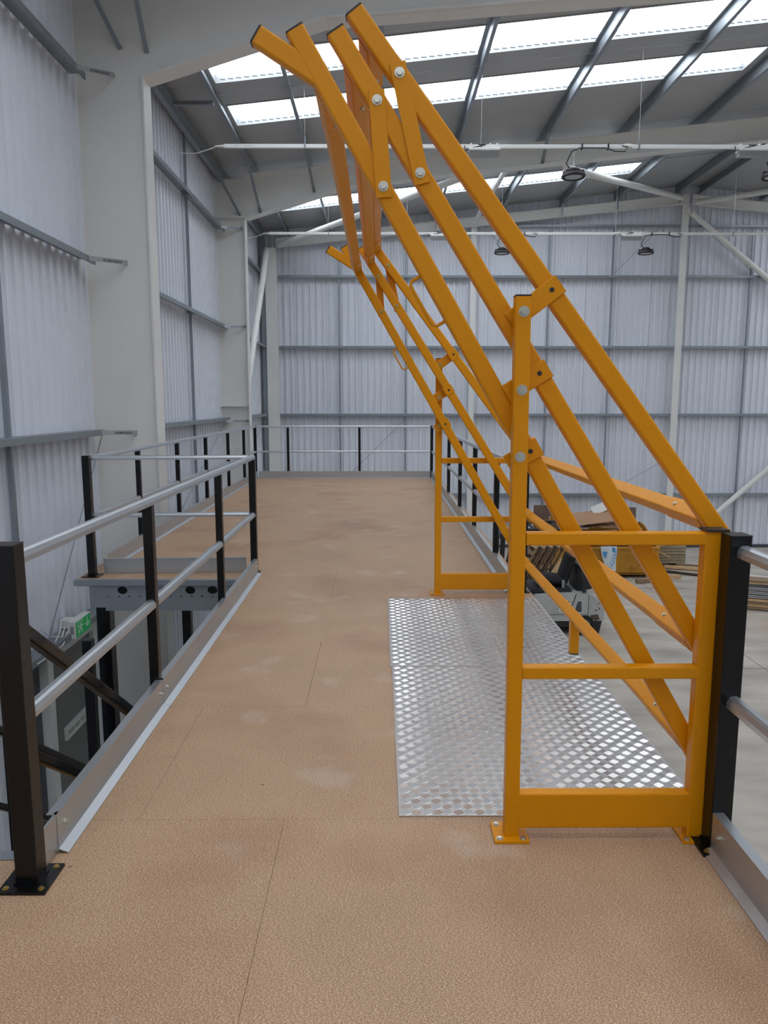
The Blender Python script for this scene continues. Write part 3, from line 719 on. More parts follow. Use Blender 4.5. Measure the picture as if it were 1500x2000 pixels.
# cross rails: three raised ones and three lowered ones
for k in range(3):
    (x0, z0), (x1, z1) = BARS[k]; d, L = bar_dir(k)
    for up in (True, False):
        off = ((0.085, 0.115, 0.19) if up else (0.075, 0.075, 0.07))[k]
        c = Vector((x0, 0, z0)) + d * off if up else Vector((x1, 0, z1)) - d * off
        a, b = Vector((c.x, 2.607, c.z)), Vector((c.x, 5.903, c.z)); uv = Vector((d.x, 0, d.z))
        r = MB().ext(rrect(0.060, 0.050, 0.006), a, b, uv).build('cross_rail', YEL, gate)
        for (p, q, sg) in ((a, a + Vector((0, 0.34, 0)), 1), (b - Vector((0, 0.34, 0)), b, -1)):
            MB().ext(rrect(0.066, 0.056, 0.006), p, q, uv).build('rail_sleeve', YEL, r)
        for yy in (2.607 + 0.26, 2.607 + 0.06, 5.903 - 0.26, 5.903 - 0.06):
            for sg in (-1, 1):
                hexbolt(Vector((c.x, yy, c.z)) + uv * 0.0285 * sg, uv * sg, 0.007, 0.006, ZINC, r)
        if k == 2 and not up:
            f = MB().ext(rrect(0.05, 0.05, 0.005), (c.x - 0.005, 4.17, c.z - 0.02), (c.x - 0.005, 4.17, 0.128), (0, 1, 0)).build('rest_foot', YEL, r)
            MB().ext(rrect(0.052, 0.052, 0.005), (c.x - 0.005, 4.17, 0.121), (c.x - 0.005, 4.17, 0.128), (0, 1, 0)).build('foot_cap', CAP, r)

# ------------------------------------------------------------------ chequer plates
def chequer(label, x0, x1, y0, y1):
    t = thing('chequer_plate', label, 'plate', ((x0 + x1) / 2, (y0 + y1) / 2, 0))
    MB().bb((x0, y0, 0.0006), (x1, y1, 0.0045)).build('sheet', ALU, t)
    V = []; F = []
    c = 0.0405; nx = int((x1 - x0) / c); ny = int((y1 - y0) / c)
    ox, oy = x0 + ((x1 - x0) - nx * c) / 2, y0 + ((y1 - y0) - ny * c) / 2
    w, h, z = 0.0021, 0.0021, 0.0045
    for i in range(nx):
        for j in range(ny):
            cx, cy = ox + (i + 0.5) * c, oy + (j + 0.5) * c
            a = R(33) if (i + j) % 2 else R(-57)
            ca, sa = math.cos(a), math.sin(a)
            for k in range(5):
                o = (k - 2) * 0.0062; l = 0.0185 if k in (1, 2, 3) else 0.0165
                b = len(V)
                for (u, v, q) in ((-l, o - w, 0), (l, o - w, 0), (l, o + w, 0), (-l, o + w, 0), (-l * 0.82, o, h), (l * 0.82, o, h)):
                    V.append((cx + u * ca - v * sa, cy + u * sa + v * ca, z + q))
                F += [(b, b + 1, b + 5, b + 4), (b + 2, b + 3, b + 4, b + 5), (b + 1, b + 2, b + 5), (b + 3, b, b + 4)]
    m = MB(); m.v = V; m.f = F
    o = m.build('tread_bar', ALUB, t); o['kind'] = 'stuff'
    hexbolt((x0 + 0.1, y0 + 0.30, 0.0045), (0, 0, 1), 0.008, 0.003, ZINC, t)
    hexbolt((x0 + 0.62, y0 + 0.42, 0.0045), (0, 0, 1), 0.006, 0.003, ZINC, t)
chequer('aluminium chequer plate nearest the camera under the yellow gate', 0.072, 1.262, 2.645, 4.272)
chequer('aluminium chequer plate behind the first, reaching the far gate frame', 0.062, 1.262, 4.276, 5.845)

# ------------------------------------------------------------------ staircase in the well
st = thing('staircase', 'black steel staircase going down through the stairwell on the left', 'stairs', (-1.85, 2.45, GZ))
RISE, GO, N = 0.1967, 0.272, 15
SX0, SX1 = -2.30, -1.36
for k in range(1, N):
    y = WELL[1] + 0.05 + (k - 1) * GO; z = -k * RISE
    tr = MB().bb((SX0 + 0.03, y + 0.005, z - 0.03), (SX1 - 0.03, y + GO + 0.02, z)).build('tread', BLK, st)
    MB().bb((SX0 + 0.03, y + GO - 0.02, z - 0.02), (SX1 - 0.03, y + GO + 0.024, z + 0.004)).build('nosing', YEL, tr)
y0, y1 = WELL[1] + 0.06, WELL[1] + 0.06 + (N - 1) * GO
zt = lambda y: -(y - WELL[1]) * RISE / GO
for x in (SX0, SX1):
    MB().ext(rrect(0.03, 0.22, 0.004, 1), (x, y0, zt(y0) - 0.12), (x, y1, zt(y1) - 0.12)).build('stringer', BLK, st)
    MB().ext(rrect(0.05, 0.05, 0.01), (x, y0 + 0.16, zt(y0 + 0.16) + 0.97), (x, y1 - 0.1, zt(y1 - 0.1) + 0.97)).build('handrail', BLK, st)
    MB().ext(rrect(0.04, 0.04, 0.008), (x, y0 + 0.16, zt(y0 + 0.16) + 0.47), (x, y1 - 0.1, zt(y1 - 0.1) + 0.47)).build('mid_rail', BLK, st)
    for y in (y0 + 0.16, (y0 + y1) / 2, y1 - 0.1):
        MB().ext(rrect(0.045, 0.045, 0.006), (x, y, zt(y) - 0.14), (x, y, zt(y) + 0.97), (0, 1, 0)).build('baluster', BLK, st)

# ------------------------------------------------------------------ exit door and sign
door = bpy.data.objects.new('door_1', None); COL.objects.link(door); struct(door); door.location = (WX, 8.6, GZ)
X = WX + 0.035
MB().bb((X - 0.03, 7.46, GZ), (X + 0.07, 7.59, -1.04)).build('door_jamb', WHITEP, door)
MB().bb((X - 0.03, 8.70, GZ), (X + 0.07, 8.80, -1.04)).build('door_jamb', WHITEP, door)
MB().bb((X - 0.03, 7.59, -1.14), (X + 0.07, 8.70, -1.04)).build('door_head', WHITEP, door)
MB().bb((X - 0.03, 7.59, GZ + 0.01), (X + 0.02, 8.70, -1.14)).build('door_leaf', DOORG, door)
pb = MB().bb((X + 0.02, 7.86, -2.17), (X + 0.05, 8.62, -2.02)).build('push_bar', WHITEP, door)
text('PUSH BAR TO OPEN', 0.07, GREENS, (X + 0.0505, 7.90, -2.12), (R(90), 0, R(90)), 'lettering', pb)
MB().bb((WX, 7.02, GZ), (WX + 0.02, 7.44, -1.02)).build('dark_side_panel', DGREY, door)
sg = thing('exit_sign', 'green and white emergency exit sign box with running man and down arrow', 'sign', (WX + 0.12, 8.10, -0.9))
SXF = WX + 0.24
sh_ = MB().bb((WX + 0.15, 7.89, -1.0), (SXF, 8.32, -0.81)).build('housing', WHITEP, sg)
MB().bb((WX + 0.0, 8.05, -0.93), (WX + 0.15, 8.2, -0.84)).build('bracket', WHITEP, sh_)
fc = MB().bb((SXF, 7.905, -0.99), (SXF + 0.003, 8.305, -0.82)).build('sign_face', EXITG, sg)
MB().bb((WX + 0.18, 7.8895, -0.95), (WX + 0.22, 7.89, -0.86)).build('vent', LENS, sh_)
def yz(pts, x): return [(x, 7.905 + a * 0.40, -0.99 + b * 0.17) for a, b in pts]
pg = MB()
pg.poly(yz([(0.12, 0.10), (0.17, 0.10), (0.17, 0.92), (0.45, 0.92), (0.45, 0.55), (0.47, 0.55), (0.47, 0.96), (0.12, 0.96)], SXF + 0.003), (0.001, 0, 0))
pg.poly(yz([(0.28, 0.80), (0.33, 0.84), (0.36, 0.78), (0.33, 0.72), (0.28, 0.74)], SXF + 0.003), (0.001, 0, 0))
pg.poly(yz([(0.24, 0.68), (0.36, 0.70), (0.44, 0.55), (0.42, 0.52), (0.35, 0.60), (0.33, 0.45), (0.42, 0.34), (0.41, 0.12), (0.37, 0.12), (0.37, 0.31), (0.29, 0.38), (0.24, 0.26), (0.13, 0.20), (0.13, 0.25), (0.21, 0.31), (0.26, 0.45), (0.27, 0.60), (0.20, 0.52), (0.18, 0.55)], SXF + 0.003), (0.001, 0, 0))
pg.poly(yz([(0.74, 0.92), (0.79, 0.92), (0.79, 0.42), (0.90, 0.60), (0.93, 0.54), (0.765, 0.22), (0.60, 0.54), (0.63, 0.60), (0.74, 0.42)], SXF + 0.003), (0.001, 0, 0))
pg.build('pictogram', PICT, fc)
cb = thing('sign_cable', 'loose white cables trailing from the exit sign along the wall rail', 'cable', (WX + 0.15, 7.9, -0.93))
MB().path([(WX + 0.12, 7.90, -0.86), (WX + 0.15, 7.75, -0.93), (WX + 0.10, 7.61, -0.88), (WX + 0.06, 7.47, -0.76), (WX + 0.02, 7.43, -0.74)], 0.008, 6).path([(WX + 0.14, 7.90, -0.92), (WX + 0.20, 7.65, -0.985), (WX + 0.20, 7.35, -0.99), (WX + 0.2, 7.05, -0.98)], 0.008, 6).path([(WX + 0.12, 8.00, -0.80), (WX + 0.10, 7.85, -0.78), (WX + 0.14, 7.73, -0.86), (WX + 0.16, 7.55, -0.925)], 0.007, 6).build('cable', WHITEP, cb, True)

# ------------------------------------------------------------------ cable trunking and lamps
def trunking(label, y, z, x0, x1, wires, plugs):
    t = thing('cable_trunking', label, 'trunking', ((x0 + x1) / 2, y, z))
    b = MB(); b.ext(rrect(0.05, 0.062, 0.004, 1), (x0 + 0.12, y, z), (x1, y, z))
    b.tube((x0 - 0.04, y, z), (x0 + 0.13, y, z), 0.012, 8, True, 0.026)
    b.build('rail', WHITEP, t)
    for x in wires:
        w = MB().tube((x, y, z + 0.02), (x, y, roof(x) - 0.02), 0.0035, 5).build('hanging_wire', GALV, t)
        MB().bb((x - 0.012, y - 0.035, z - 0.045), (x + 0.012, y + 0.035, z + 0.045)).tube((x, y, z + 0.04), (x, y, z + 0.16), 0.008, 6).build('clamp', GALVD, t)
    for x in plugs:
        q = MB().ext(rrect(0.06, 0.06, 0.012), (x, y - 0.04, z), (x + 0.12, y - 0.04, z)).build('plug', WHITEP, t)
    MB().bb((x0 + 0.30, y - 0.0262, z - 0.002), (x0 + 0.36, y - 0.0252, z + 0.004)).bb((x0 + 0.45, y - 0.0262, z - 0.002), (x0 + 0.60, y - 0.0252, z + 0.003)).build('printed_mark', LENS, t)
    MB().path([(x0, y, z), (x0 - 0.15, y + 0.01, z - 0.05), (x0 - 0.35, y + 0.02, z - 0.105), (x0 - 0.55, y + 0.02, z - 0.11), (x0 - 0.72, y + 0.02, z - 0.07), (WX + 0.05, y, z + 0.02)], 0.009, 6).build('feed_cable', WHITEP, t, True)
    return t
def high_bay(label, x, y, z, drop=0.46, r=0.20, cord=None):
    """z = trunking height"""
    t = thing('high_bay_light', label, 'lamp', (x, y, z - drop), 'round high bay lamps hung from the trunking')
    zz = z - drop
    MB().lathe([(0.06, 0.06), (r * 0.92, 0.035), (r, 0.0), (r, -0.02), (r * 0.93, -0.035), (r * 0.9, -0.02), (r * 0.78, 0.0), (0.07, 0.01)], (x, y, zz), 28).build('reflector_ring', CAP, t, True)
    MB().lathe([(0.001, 0.13), (0.07, 0.125), (0.10, 0.10), (0.105, 0.05), (0.09, 0.0), (0.001, -0.01)], (x, y, zz), 20).build('driver_housing', CAP, t, True)
    f = MB()
    for k in range(10):
        a = 2 * math.pi * k / 10
        f.box((x + math.cos(a) * 0.135, y + math.sin(a) * 0.135, zz + 0.05), (0.10, 0.008, 0.045), (0, 0, a))
    f.build('cooling_fin', CAP, t)['kind'] = 'stuff'
    MB().lathe([(0.001, -0.022), (r * 0.72, -0.022), (r * 0.78, -0.004)], (x, y, zz), 24).build('lens', LENS, t, True)
    MB().path([(x, y, zz + 0.13), (x + 0.02, y, zz + 0.16), (x, y, zz + 0.19), (x - 0.015, y, zz + 0.165)], 0.006, 6).tube((x, y, zz + 0.18), (x, y, z - 0.03), 0.005, 6).build('hook', GALV, t)
    MB().path([(x - 0.06, y, zz + 0.11), (x - 0.13, y, zz + 0.2), (x - 0.05, y - 0.03, z - 0.08), (x + 0.08, y - 0.045, z - 0.03), (x + 0.5, y - 0.045, z - 0.03)], 0.011, 6).build('flex', CAP, t, True)
    l = MB(); X0 = x + 0.66
    l.path([(x + 0.5, y - 0.05, z - 0.03), (x + 0.68, y - 0.07, z - 0.09), (x + 0.83, y - 0.07, z - 0.09), (x + 0.88, y - 0.07, z - 0.02), (x + 0.78, y - 0.06, z + 0.0)], 0.010, 6)
    l.build('flex_loop', CAP, t, True)
    for xx in (x + 0.12, x + 0.56): MB().bb((xx - 0.01, y - 0.05, z - 0.045), (xx + 0.01, y + 0.03, z + 0.04)).build('cable_tie', CAP, t)
def emergency(label, x, y, z):
    t = thing('emergency_light', label, 'lamp', (x, y, z - 0.1), 'white emergency lights under the trunking')
    MB().ext(rrect(0.16, 0.05, 0.012), (x - 0.26, y, z - 0.075), (x + 0.26, y, z - 0.075)).build('housing', WHITEP, t)
    MB().ext([(-0.085, 0), (-0.06, -0.075), (0.06, -0.075), (0.085, 0)], (x - 0.25, y, z - 0.10), (x + 0.25, y, z - 0.10)).build('diffuser', LENS, t)
    for xx in (x - 0.22, x + 0.1, x + 0.22): MB().bb((xx - 0.015, y - 0.03, z - 0.055), (xx + 0.015, y + 0.03, z + 0.03)).build('clip', WHITEP, t)
    MB().path([(x - 0.1, y - 0.05, z), (x + 0.02, y - 0.07, z - 0.01), (x - 0.2, y - 0.07, z - 0.06), (x - 0.32, y - 0.05, z - 0.1), (x - 0.33, y - 0.05, z - 0.02)], 0.009, 6).build('flex', CAP, t, True)
TY1, TZ1, TY2, TZ2 = 13.2, 5.82, 19.7, 5.83
trunking('long white lighting trunking hung nearer the camera across the hall', TY1, TZ1, -2.72, 13.5, (-1.25, 1.7, 4.35, 7.35, 10.0), (4.1, 7.0))
trunking('white lighting trunking hung farther back in front of the end wall', TY2, TZ2, -2.92, 15.0, (-1.3, 0.7, 3.1, 6.0, 9.0, 12), (5.95, 8.2))
high_bay('black round lamp on the near trunking in front of a white roof brace', 3.27, TY1, TZ1)
high_bay('black round lamp on the near trunking cut by the right edge', 6.66, TY1, TZ1)
high_bay('black round lamp on the far trunking, hanging right of the centre', 6.80, TY2, TZ2)
high_bay('black round lamp on the far trunking, half behind a yellow arm', 3.12, TY2, TZ2)
high_bay('black round lamp on the far trunking at the right edge', 10.35, TY2, TZ2)
emergency('white emergency light under the near trunking beside the uppermost yellow arm', 1.75, TY1, TZ1 + 0.02)
emergency('white emergency light under the near trunking next to the right edge', 6.28, TY1, TZ1 + 0.02)
emergency('white emergency light under the far trunking right of the centre', 6.42, TY2, TZ2 + 0.02)
emergency('white emergency light under the far trunking behind the yellow arms', 1.55, TY2, TZ2 + 0.02)

# ------------------------------------------------------------------ fork lift truck on the ground floor
fk = thing('forklift', 'grey forklift truck with black seat parked on the concrete below the deck', 'forklift', (3.3, 14.6, GZ))
FY0, FY1 = 14.05, 15.15
G = lambda z: GZ + z
# counterweight at +x, body, hood, floor
def xprism(pts, y0, y1): return MB().poly([(x, y0, G(z)) for x, z in pts], (0, y1 - y0, 0))
xprism([(4.075, 0.30), (4.36, 0.30), (4.385, 0.34), (4.372, 0.53), (4.31, 0.66), (4.22, 0.757), (4.075, 0.82)], FY0, FY1).build('counterweight', TRUCK, fk)
xprism([(2.60, 0.43), (4.063, 0.43), (4.063, 0.822), (3.82, 0.836), (3.42, 0.828), (3.05, 0.80), (2.90, 0.70), (2.60, 0.62)], FY0, FY1).build('body', TRUCK, fk)
xprism([(2.60, 0.295), (4.063, 0.295), (4.063, 0.418), (2.60, 0.418)], FY0, FY1).build('skirt', TRUCK, fk)
xprism([(2.60, 0.16), (3.70, 0.16), (3.74, 0.294), (2.60, 0.294)], FY0 + 0.05, FY1 - 0.05).build('chassis', TRUCKD, fk)
xprism([(4.20, 0.03), (4.30, 0.03), (4.35, 0.295), (3.70, 0.295), (3.70, 0.25), (4.16, 0.22)], FY0 + 0.02, FY1 - 0.02).build('rear_skirt', TRUCKD, fk)
xprism([(2.9, 0.83), (3.78, 0.838), (3.76, 0.90), (3.0, 0.91)], FY0 + 0.16, FY1 - 0.16).build('hood', TRUCKD, fk)
xprism([(2.60, 0.419), (4.34, 0.419), (4.34, 0.429), (2.60, 0.429)], FY0 + 0.004, FY1 - 0.004).build('side_seam', TRUCKD, fk)
MB().poly([(3.80, FY0 - 0.002, G(0.48)), (3.94, FY0 - 0.002, G(0.48)), (3.93, FY0 - 0.002, G(0.675)), (3.915, FY0 - 0.002, G(0.69)), (3.87, FY0 - 0.002, G(0.69)), (3.85, FY0 - 0.002, G(0.66))], (0, 0.004, 0)).build('side_vent', DGREY, fk)
MB().poly([(3.69, FY0 - 0.002, G(0.43)), (3.708, FY0 - 0.002, G(0.43)), (3.832, FY0 - 0.002, G(0.836)), (3.812, FY0 - 0.002, G(0.836))], (0, 0.004, 0)).build('panel_gap', TRUCKD, fk)
st_ = MB().bb((3.50, FY0 - 0.003, G(0.475)), (3.70, FY0, G(0.72))).build('sticker', WHITEP, fk)
MB().bb((3.505, FY0 - 0.004, G(0.61)), (3.695, FY0 - 0.003, G(0.715))).build('sticker_band', NOTE, st_)
for k, (a, b, z_) in enumerate(((3.53, 3.68, 0.64), (3.55, 3.685, 0.675), (3.51, 3.66, 0.575), (3.52, 3.67, 0.53), (3.52, 3.64, 0.495))):
    MB().bb((a, FY0 - 0.0055, G(z_)), (b, FY0 - 0.003, G(z_ + (0.022 if k < 2 else 0.012)))).build('sticker_line', INK, st_)
MB().poly([(4.10, FY0 - 0.002, G(0.41)), (4.26, FY0 - 0.002, G(0.43)), (4.30, FY0 - 0.002, G(0.33)), (4.22, FY0 - 0.002, G(0.30)), (4.15, FY0 - 0.002, G(0.335))], (0, 0.004, 0)).build('rust_scrape', RUST, fk)
for (x, z, w_, h_) in ((4.21, 0.62, 0.05, 0.012), (4.26, 0.64, 0.03, 0.02), (4.24, 0.57, 0.06, 0.01), (4.20, 0.50, 0.04, 0.025), (4.27, 0.52, 0.03, 0.03)):
    MB().bb((x, FY0 - 0.002, G(z)), (x + w_, FY0 + 0.001, G(z + h_))).build('rust_scrape', RUST, fk)
def wheel(x, y, r, w):
    wh = MB().lathe([(r * 0.55, -w / 2), (r * 0.94, -w / 2), (r, -w * 0.35), (r, w * 0.35), (r * 0.94, w / 2), (r * 0.55, w / 2)], (x, y, G(r)), 26, 'y').build('wheel', RUBBER, fk, True)
    MB().lathe([(0.001, -w * 0.36), (r * 0.3, -w * 0.36), (r * 0.36, -w * 0.30), (r * 0.56, -w * 0.42), (r * 0.56, w * 0.42), (0.001, w * 0.36)], (x, y, G(r)), 20, 'y').build('wheel_hub', TRUCK, wh, True)
for x, r in ((4.0, 0.21), (2.66, 0.29)):
    for y in (FY0 + 0.09, FY1 - 0.09): wheel(x, y, r, 0.2)
# seat
MB().ext(rrect(0.52, 0.15, 0.06, 3), (3.12, 14.6, G(1.06)), (3.66, 14.6, G(1.00))).build('seat_cushion', RUBBER, fk, True)
MB().ext(rrect(0.50, 0.15, 0.06, 3), (3.66, 14.6, G(0.98)), (3.82, 14.6, G(1.50)), (1, 0, 0)).build('seat_backrest', RUBBER, fk, True)
MB().bb((3.60, 14.30, G(0.90)), (3.65, 14.34, G(1.05))).build('belt_buckle', LENS, fk)
# overhead guard, mast, forks, gas bottle, steering wheel
for x, xt in ((2.50, 2.80), (4.0, 3.80)):
    for y in (FY0 + 0.08, FY1 - 0.08):
        MB().ext(rrect(0.07, 0.06, 0.01), (x, y, G(0.85 if x > 3 else 0.5)), (xt, y, G(2.06)), (0, 1, 0)).build('guard_pillar', TRUCKD, fk)
gd = MB().bb((2.70, FY0 + 0.03, G(2.05)), (3.80, FY0 + 0.10, G(2.12))).bb((2.70, FY1 - 0.10, G(2.05)), (3.80, FY1 - 0.03, G(2.12))).bb((2.68, FY0 + 0.03, G(2.05)), (2.75, FY1 - 0.03, G(2.12))).bb((3.75, FY0 + 0.03, G(2.05)), (3.82, FY1 - 0.03, G(2.12))).build('overhead_guard', TRUCKD, fk)
for k in range(7): MB().bb((2.86 + k * 0.13, FY0 + 0.1, G(2.07)), (2.90 + k * 0.13, FY1 - 0.1, G(2.10))).build('guard_bar', TRUCKD, gd)
MB().lathe([(0.001, -0.3), (0.13, -0.3), (0.16, -0.24), (0.16, 0.24), (0.12, 0.31), (0.001, 0.31)], (4.14, 14.62, G(1.0)), 18, 'y').build('gas_bottle', TRUCKD, fk, True)
MB().bb((3.90, 14.3, G(0.84)), (4.02, 14.95, G(1.36))).build('rear_panel', TRUCKD, fk)
MB().ext(rrect(0.05, 0.05, 0.01), (2.72, 14.6, G(0.5)), (2.95, 14.6, G(1.12)), (0, 1, 0)).build('steering_column', TRUCKD, fk)
MB().path([(2.98 + 0.05 * math.cos(a), 14.6 + 0.17 * math.sin(a), G(1.15) + 0.12 * math.cos(a)) for a in [2 * math.pi * k / 16 for k in range(17)]], 0.013, 6).build('steering_wheel', TRUCKD, fk, True)
for y in (14.25, 14.95):
    MB().ext(rrect(0.09, 0.06, 0.006), (2.36, y, G(0.08)), (2.40, y, G(2.0)), (0, 1, 0)).build('mast_upright', TRUCKD, fk)
    MB().poly([(2.28, y - 0.05, G(0.6)), (2.28, y - 0.05, G(0.07)), (1.45, y - 0.05, G(0.045)), (1.45, y - 0.05, G(0.065)), (2.23, y - 0.05, G(0.11)), (2.23, y - 0.05, G(0.6))], (0, 0.1, 0)).build('fork', TRUCKD, fk)
MB().bb((2.28, 14.15, G(0.40)), (2.32, 15.05, G(0.55))).bb((2.34, 14.2, G(1.9)), (2.42, 15.0, G(2.0))).build('fork_carriage', TRUCKD, fk)

# ------------------------------------------------------------------ skip full of waste wood and what lies around it
SKX0, SKX1, SKY0, SKY1 = 4.55, 7.25, 18.85, 20.4
sk = thing('waste_skip', 'worn yellow open skip heaped with waste wood in front of the end wall', 'skip', ((SKX0 + SKX1) / 2, (SKY0 + SKY1) / 2, GZ))
def wall_plate(pts, th, name): return MB().poly(pts, th).build(name, SKIP, sk)
wall_plate([(SKX0, SKY0, G(0.12)), (SKX1, SKY0, G(0.12)), (SKX1, SKY0, G(0.78)), (SKX0, SKY0, G(0.78))], (0, 0.04, 0), 'front_wall')
wall_plate([(SKX0, SKY1, G(0.12)), (SKX1, SKY1, G(0.12)), (SKX1, SKY1, G(1.22)), (SKX0, SKY1, G(1.30))], (0, 0.04, 0), 'back_wall')
for x, n_ in ((SKX0, 'side_wall'), (SKX1 - 0.04, 'side_wall')):
    wall_plate([(x, SKY0 + 0.04, G(0.12)), (x, SKY1, G(0.12)), (x, SKY1, G(1.25)), (x, SKY1 - 0.35, G(1.22)), (x, SKY0 + 0.04, G(0.78))], (0.04, 0, 0), n_)
wall_plate([(SKX0, SKY0, G(0.10)), (SKX1, SKY0, G(0.10)), (SKX1, SKY1, G(0.10)), (SKX0, SKY1, G(0.10))], (0, 0, 0.04), 'bottom')
MB().ext(rrect(0.08, 0.06, 0.01), (SKX0, SKY0, G(0.80)), (SKX1, SKY0, G(0.80))).build('rim', SKIP, sk)
MB().ext(rrect(0.09, 0.12, 0.01), (SKX0 + 0.12, SKY1 - 0.05, G(0.7)), (SKX0 + 0.30, SKY1 + 0.05, G(1.62)), (0, 1, 0)).build('lifting_arm', SKIP, sk)
for x in (5.35, 6.05):
    b = MB().bb((x, SKY0 - 0.03, GZ), (x + 0.18, SKY1, G(0.10))).build('runner', SKIP, sk)
    MB().bb((x + 0.02, SKY0 - 0.04, G(0.14)), (x + 0.16, SKY0, G(0.34))).build('fork_pocket', SKIP, sk)
def plank(label, c, size, rot, m, cat='board', name='scrap_board', group=None):
    x, y, z = size
    k = 0.15 * min(x, y)
    prof = [(-y / 2, -z / 2), (y / 2, -z / 2), (y / 2, z / 2 * 0.7), (y / 2 * 0.97, z / 2), (-y / 2 * 0.97, z / 2), (-y / 2, z / 2 * 0.7)]
    o = MB().ext(prof, (-x / 2, 0, 0), (x / 2, 0, 0)).build(name, m); o.location = c; o.rotation_euler = rot
    return tag(o, label, cat, group)
mats = (CARD, PINE, OLDW, CARD, DBOARD, PINE, WBOARD, DARKB, CARD)
names = {CARD.name: 'flat cardboard offcut heaped in the yellow skip', PINE.name: 'pale pine offcut heaped in the yellow skip', OLDW.name: 'weathered board heaped in the yellow skip', DBOARD.name: 'brown hardboard offcut heaped in the yellow skip', WBOARD.name: 'white faced offcut heaped in the yellow skip', DARKB.name: 'dark offcut heaped in the yellow skip'}
rnd = random.Random(3)
kinds = {CARD.name: 'flat cardboard offcut', PINE.name: 'pale pine offcut', OLDW.name: 'weathered board', DBOARD.name: 'brown hardboard offcut', WBOARD.name: 'white faced offcut', DARKB.name: 'dark offcut'}
NS = 36; used = {}
for k in range(NS):
    m = mats[k % len(mats)]
    lay_, col_ = k // 6, k % 6
    x = SKX0 + 0.50 + col_ * 0.34 + rnd.uniform(-0.08, 0.08) + 0.05 * lay_ * (1 if col_ < 3 else -1)
    y = SKY0 + 0.42 + (lay_ % 3) * 0.30 + rnd.uniform(-0.08, 0.08)
    z = G(0.62 + 0.165 * lay_ * (1 - 0.30 * abs(x - 5.8) / 1.2) + rnd.uniform(0, 0.04))
    L_ = rnd.uniform(0.45, 0.85); W_ = rnd.uniform(0.09, 0.16) if m in (PINE, OLDW, DARKB) else rnd.uniform(0.25, 0.45)
    if L_ / 2 + 0.1 > min(x - SKX0, SKX1 - x): L_ = 2 * min(x - SKX0, SKX1 - x) - 0.2
    lb = '%s %s of the waste heap, %s' % (kinds[m.name], ('at the left end', 'left of the middle', 'just left of the centre', 'just right of the centre', 'right of the middle', 'at the right end')[col_], ('bottom layer', 'second layer', 'third layer', 'fourth layer', 'fifth layer', 'on the top')[lay_])
    plank(lb, (x, y, z), (max(L_, 0.3), W_, 0.028), (rnd.uniform(-0.02, 0.30), rnd.uniform(-0.13, 0.13), rnd.uniform(-0.6, 0.6)), m, group='waste heaped in the skip')
plank('tall brown board standing upright left of the skip', (4.64, 20.75, G(0.83)), (1.66, 0.58, 0.02), (0, R(-88), R(90)), DBOARD)
plank('small white board leaning at the left rear corner of the skip', (4.84, 20.60, G(0.68)), (1.36, 0.16, 0.02), (0, R(-87), R(90)), WBOARD)
plank('brown sheet standing up at the right of the waste heap', (6.86, 20.2, G(1.25)), (0.85, 0.38, 0.02), (0, R(-82), R(78)), DBOARD)
plank('white sheet sticking up from the top of the waste heap', (5.98, 19.9, G(1.70)), (0.5, 0.26, 0.02), (R(50), R(-22), R(10)), WBOARD)
plank('large cardboard sheet lying across the top of the waste heap', (5.75, 19.6, G(1.5)), (1.2, 0.75, 0.02), (R(16), R(-5), R(8)), CARD)
# sack draped over the front of the skip
def sack():
    V = []; F = []; nx, nz = 9, 12
    r = random.Random(5)
    for j in range(nz):
        v = j / (nz - 1)
        for i in range(nx):
            u = i / (nx - 1)
            wv = 0.40 + 0.04 * math.sin(6 * v) - 0.08 * v
            x = 5.90 + (u - 0.5) * wv + 0.07 * v + r.uniform(-0.008, 0.008)
            z = G(0.86) - 0.64 * v - (0.02 if i % 2 else 0) * v
            y = SKY0 - 0.07 - 0.05 * math.sin(u * math.pi) - 0.02 * math.sin(9 * u + 4 * v)
            V.append((x, y, z))
    n = len(V); V += [(x, y + 0.05 - 0.03 * abs(2 * (k % nx) / (nx - 1) - 1), z) for k, (x, y, z) in enumerate(V)]
    for j in range(nz - 1):
        for i in range(nx - 1):
            a = j * nx + i; F += [(a, a + 1, a + nx + 1, a + nx), (n + a, n + a + nx, n + a + nx + 1, n + a + 1)]
    for j in range(nz - 1):
        for i in (0, nx - 1): a = j * nx + i; F.append((a, a + nx, n + a + nx, n + a))
    for i in range(nx - 1):
        F += [(i, n + i, n + i + 1, i + 1)]; a = (nz - 1) * nx + i; F.append((a, a + 1, n + a + 1, n + a))
    m = MB(); m.v = V; m.f = F
    o = m.build('plastic_sack', BAGW, None, True)
    tag(o, 'crumpled white plastic sack with blue print hanging over the skip front', 'sack')
    text('NOVAR', 0.15, BAGB, (5.99, SKY0 - 0.135, G(0.27)), (R(90), R(-74), 0), 'sack_print', o)
    MB().poly([(5.74, SKY0 - 0.13, G(0.74)), (5.86, SKY0 - 0.13, G(0.72)), (5.84, SKY0 - 0.13, G(0.66)), (5.80, SKY0 - 0.13, G(0.56)), (5.74, SKY0 - 0.13, G(0.66))], (0, -0.002, 0)).poly([(5.98, SKY0 - 0.125, G(0.84)), (6.06, SKY0 - 0.125, G(0.83)), (6.04, SKY0 - 0.125, G(0.70)), (5.97, SKY0 - 0.125, G(0.74))], (0, -0.002, 0)).build('print_patch', BAGB, o)
sack()
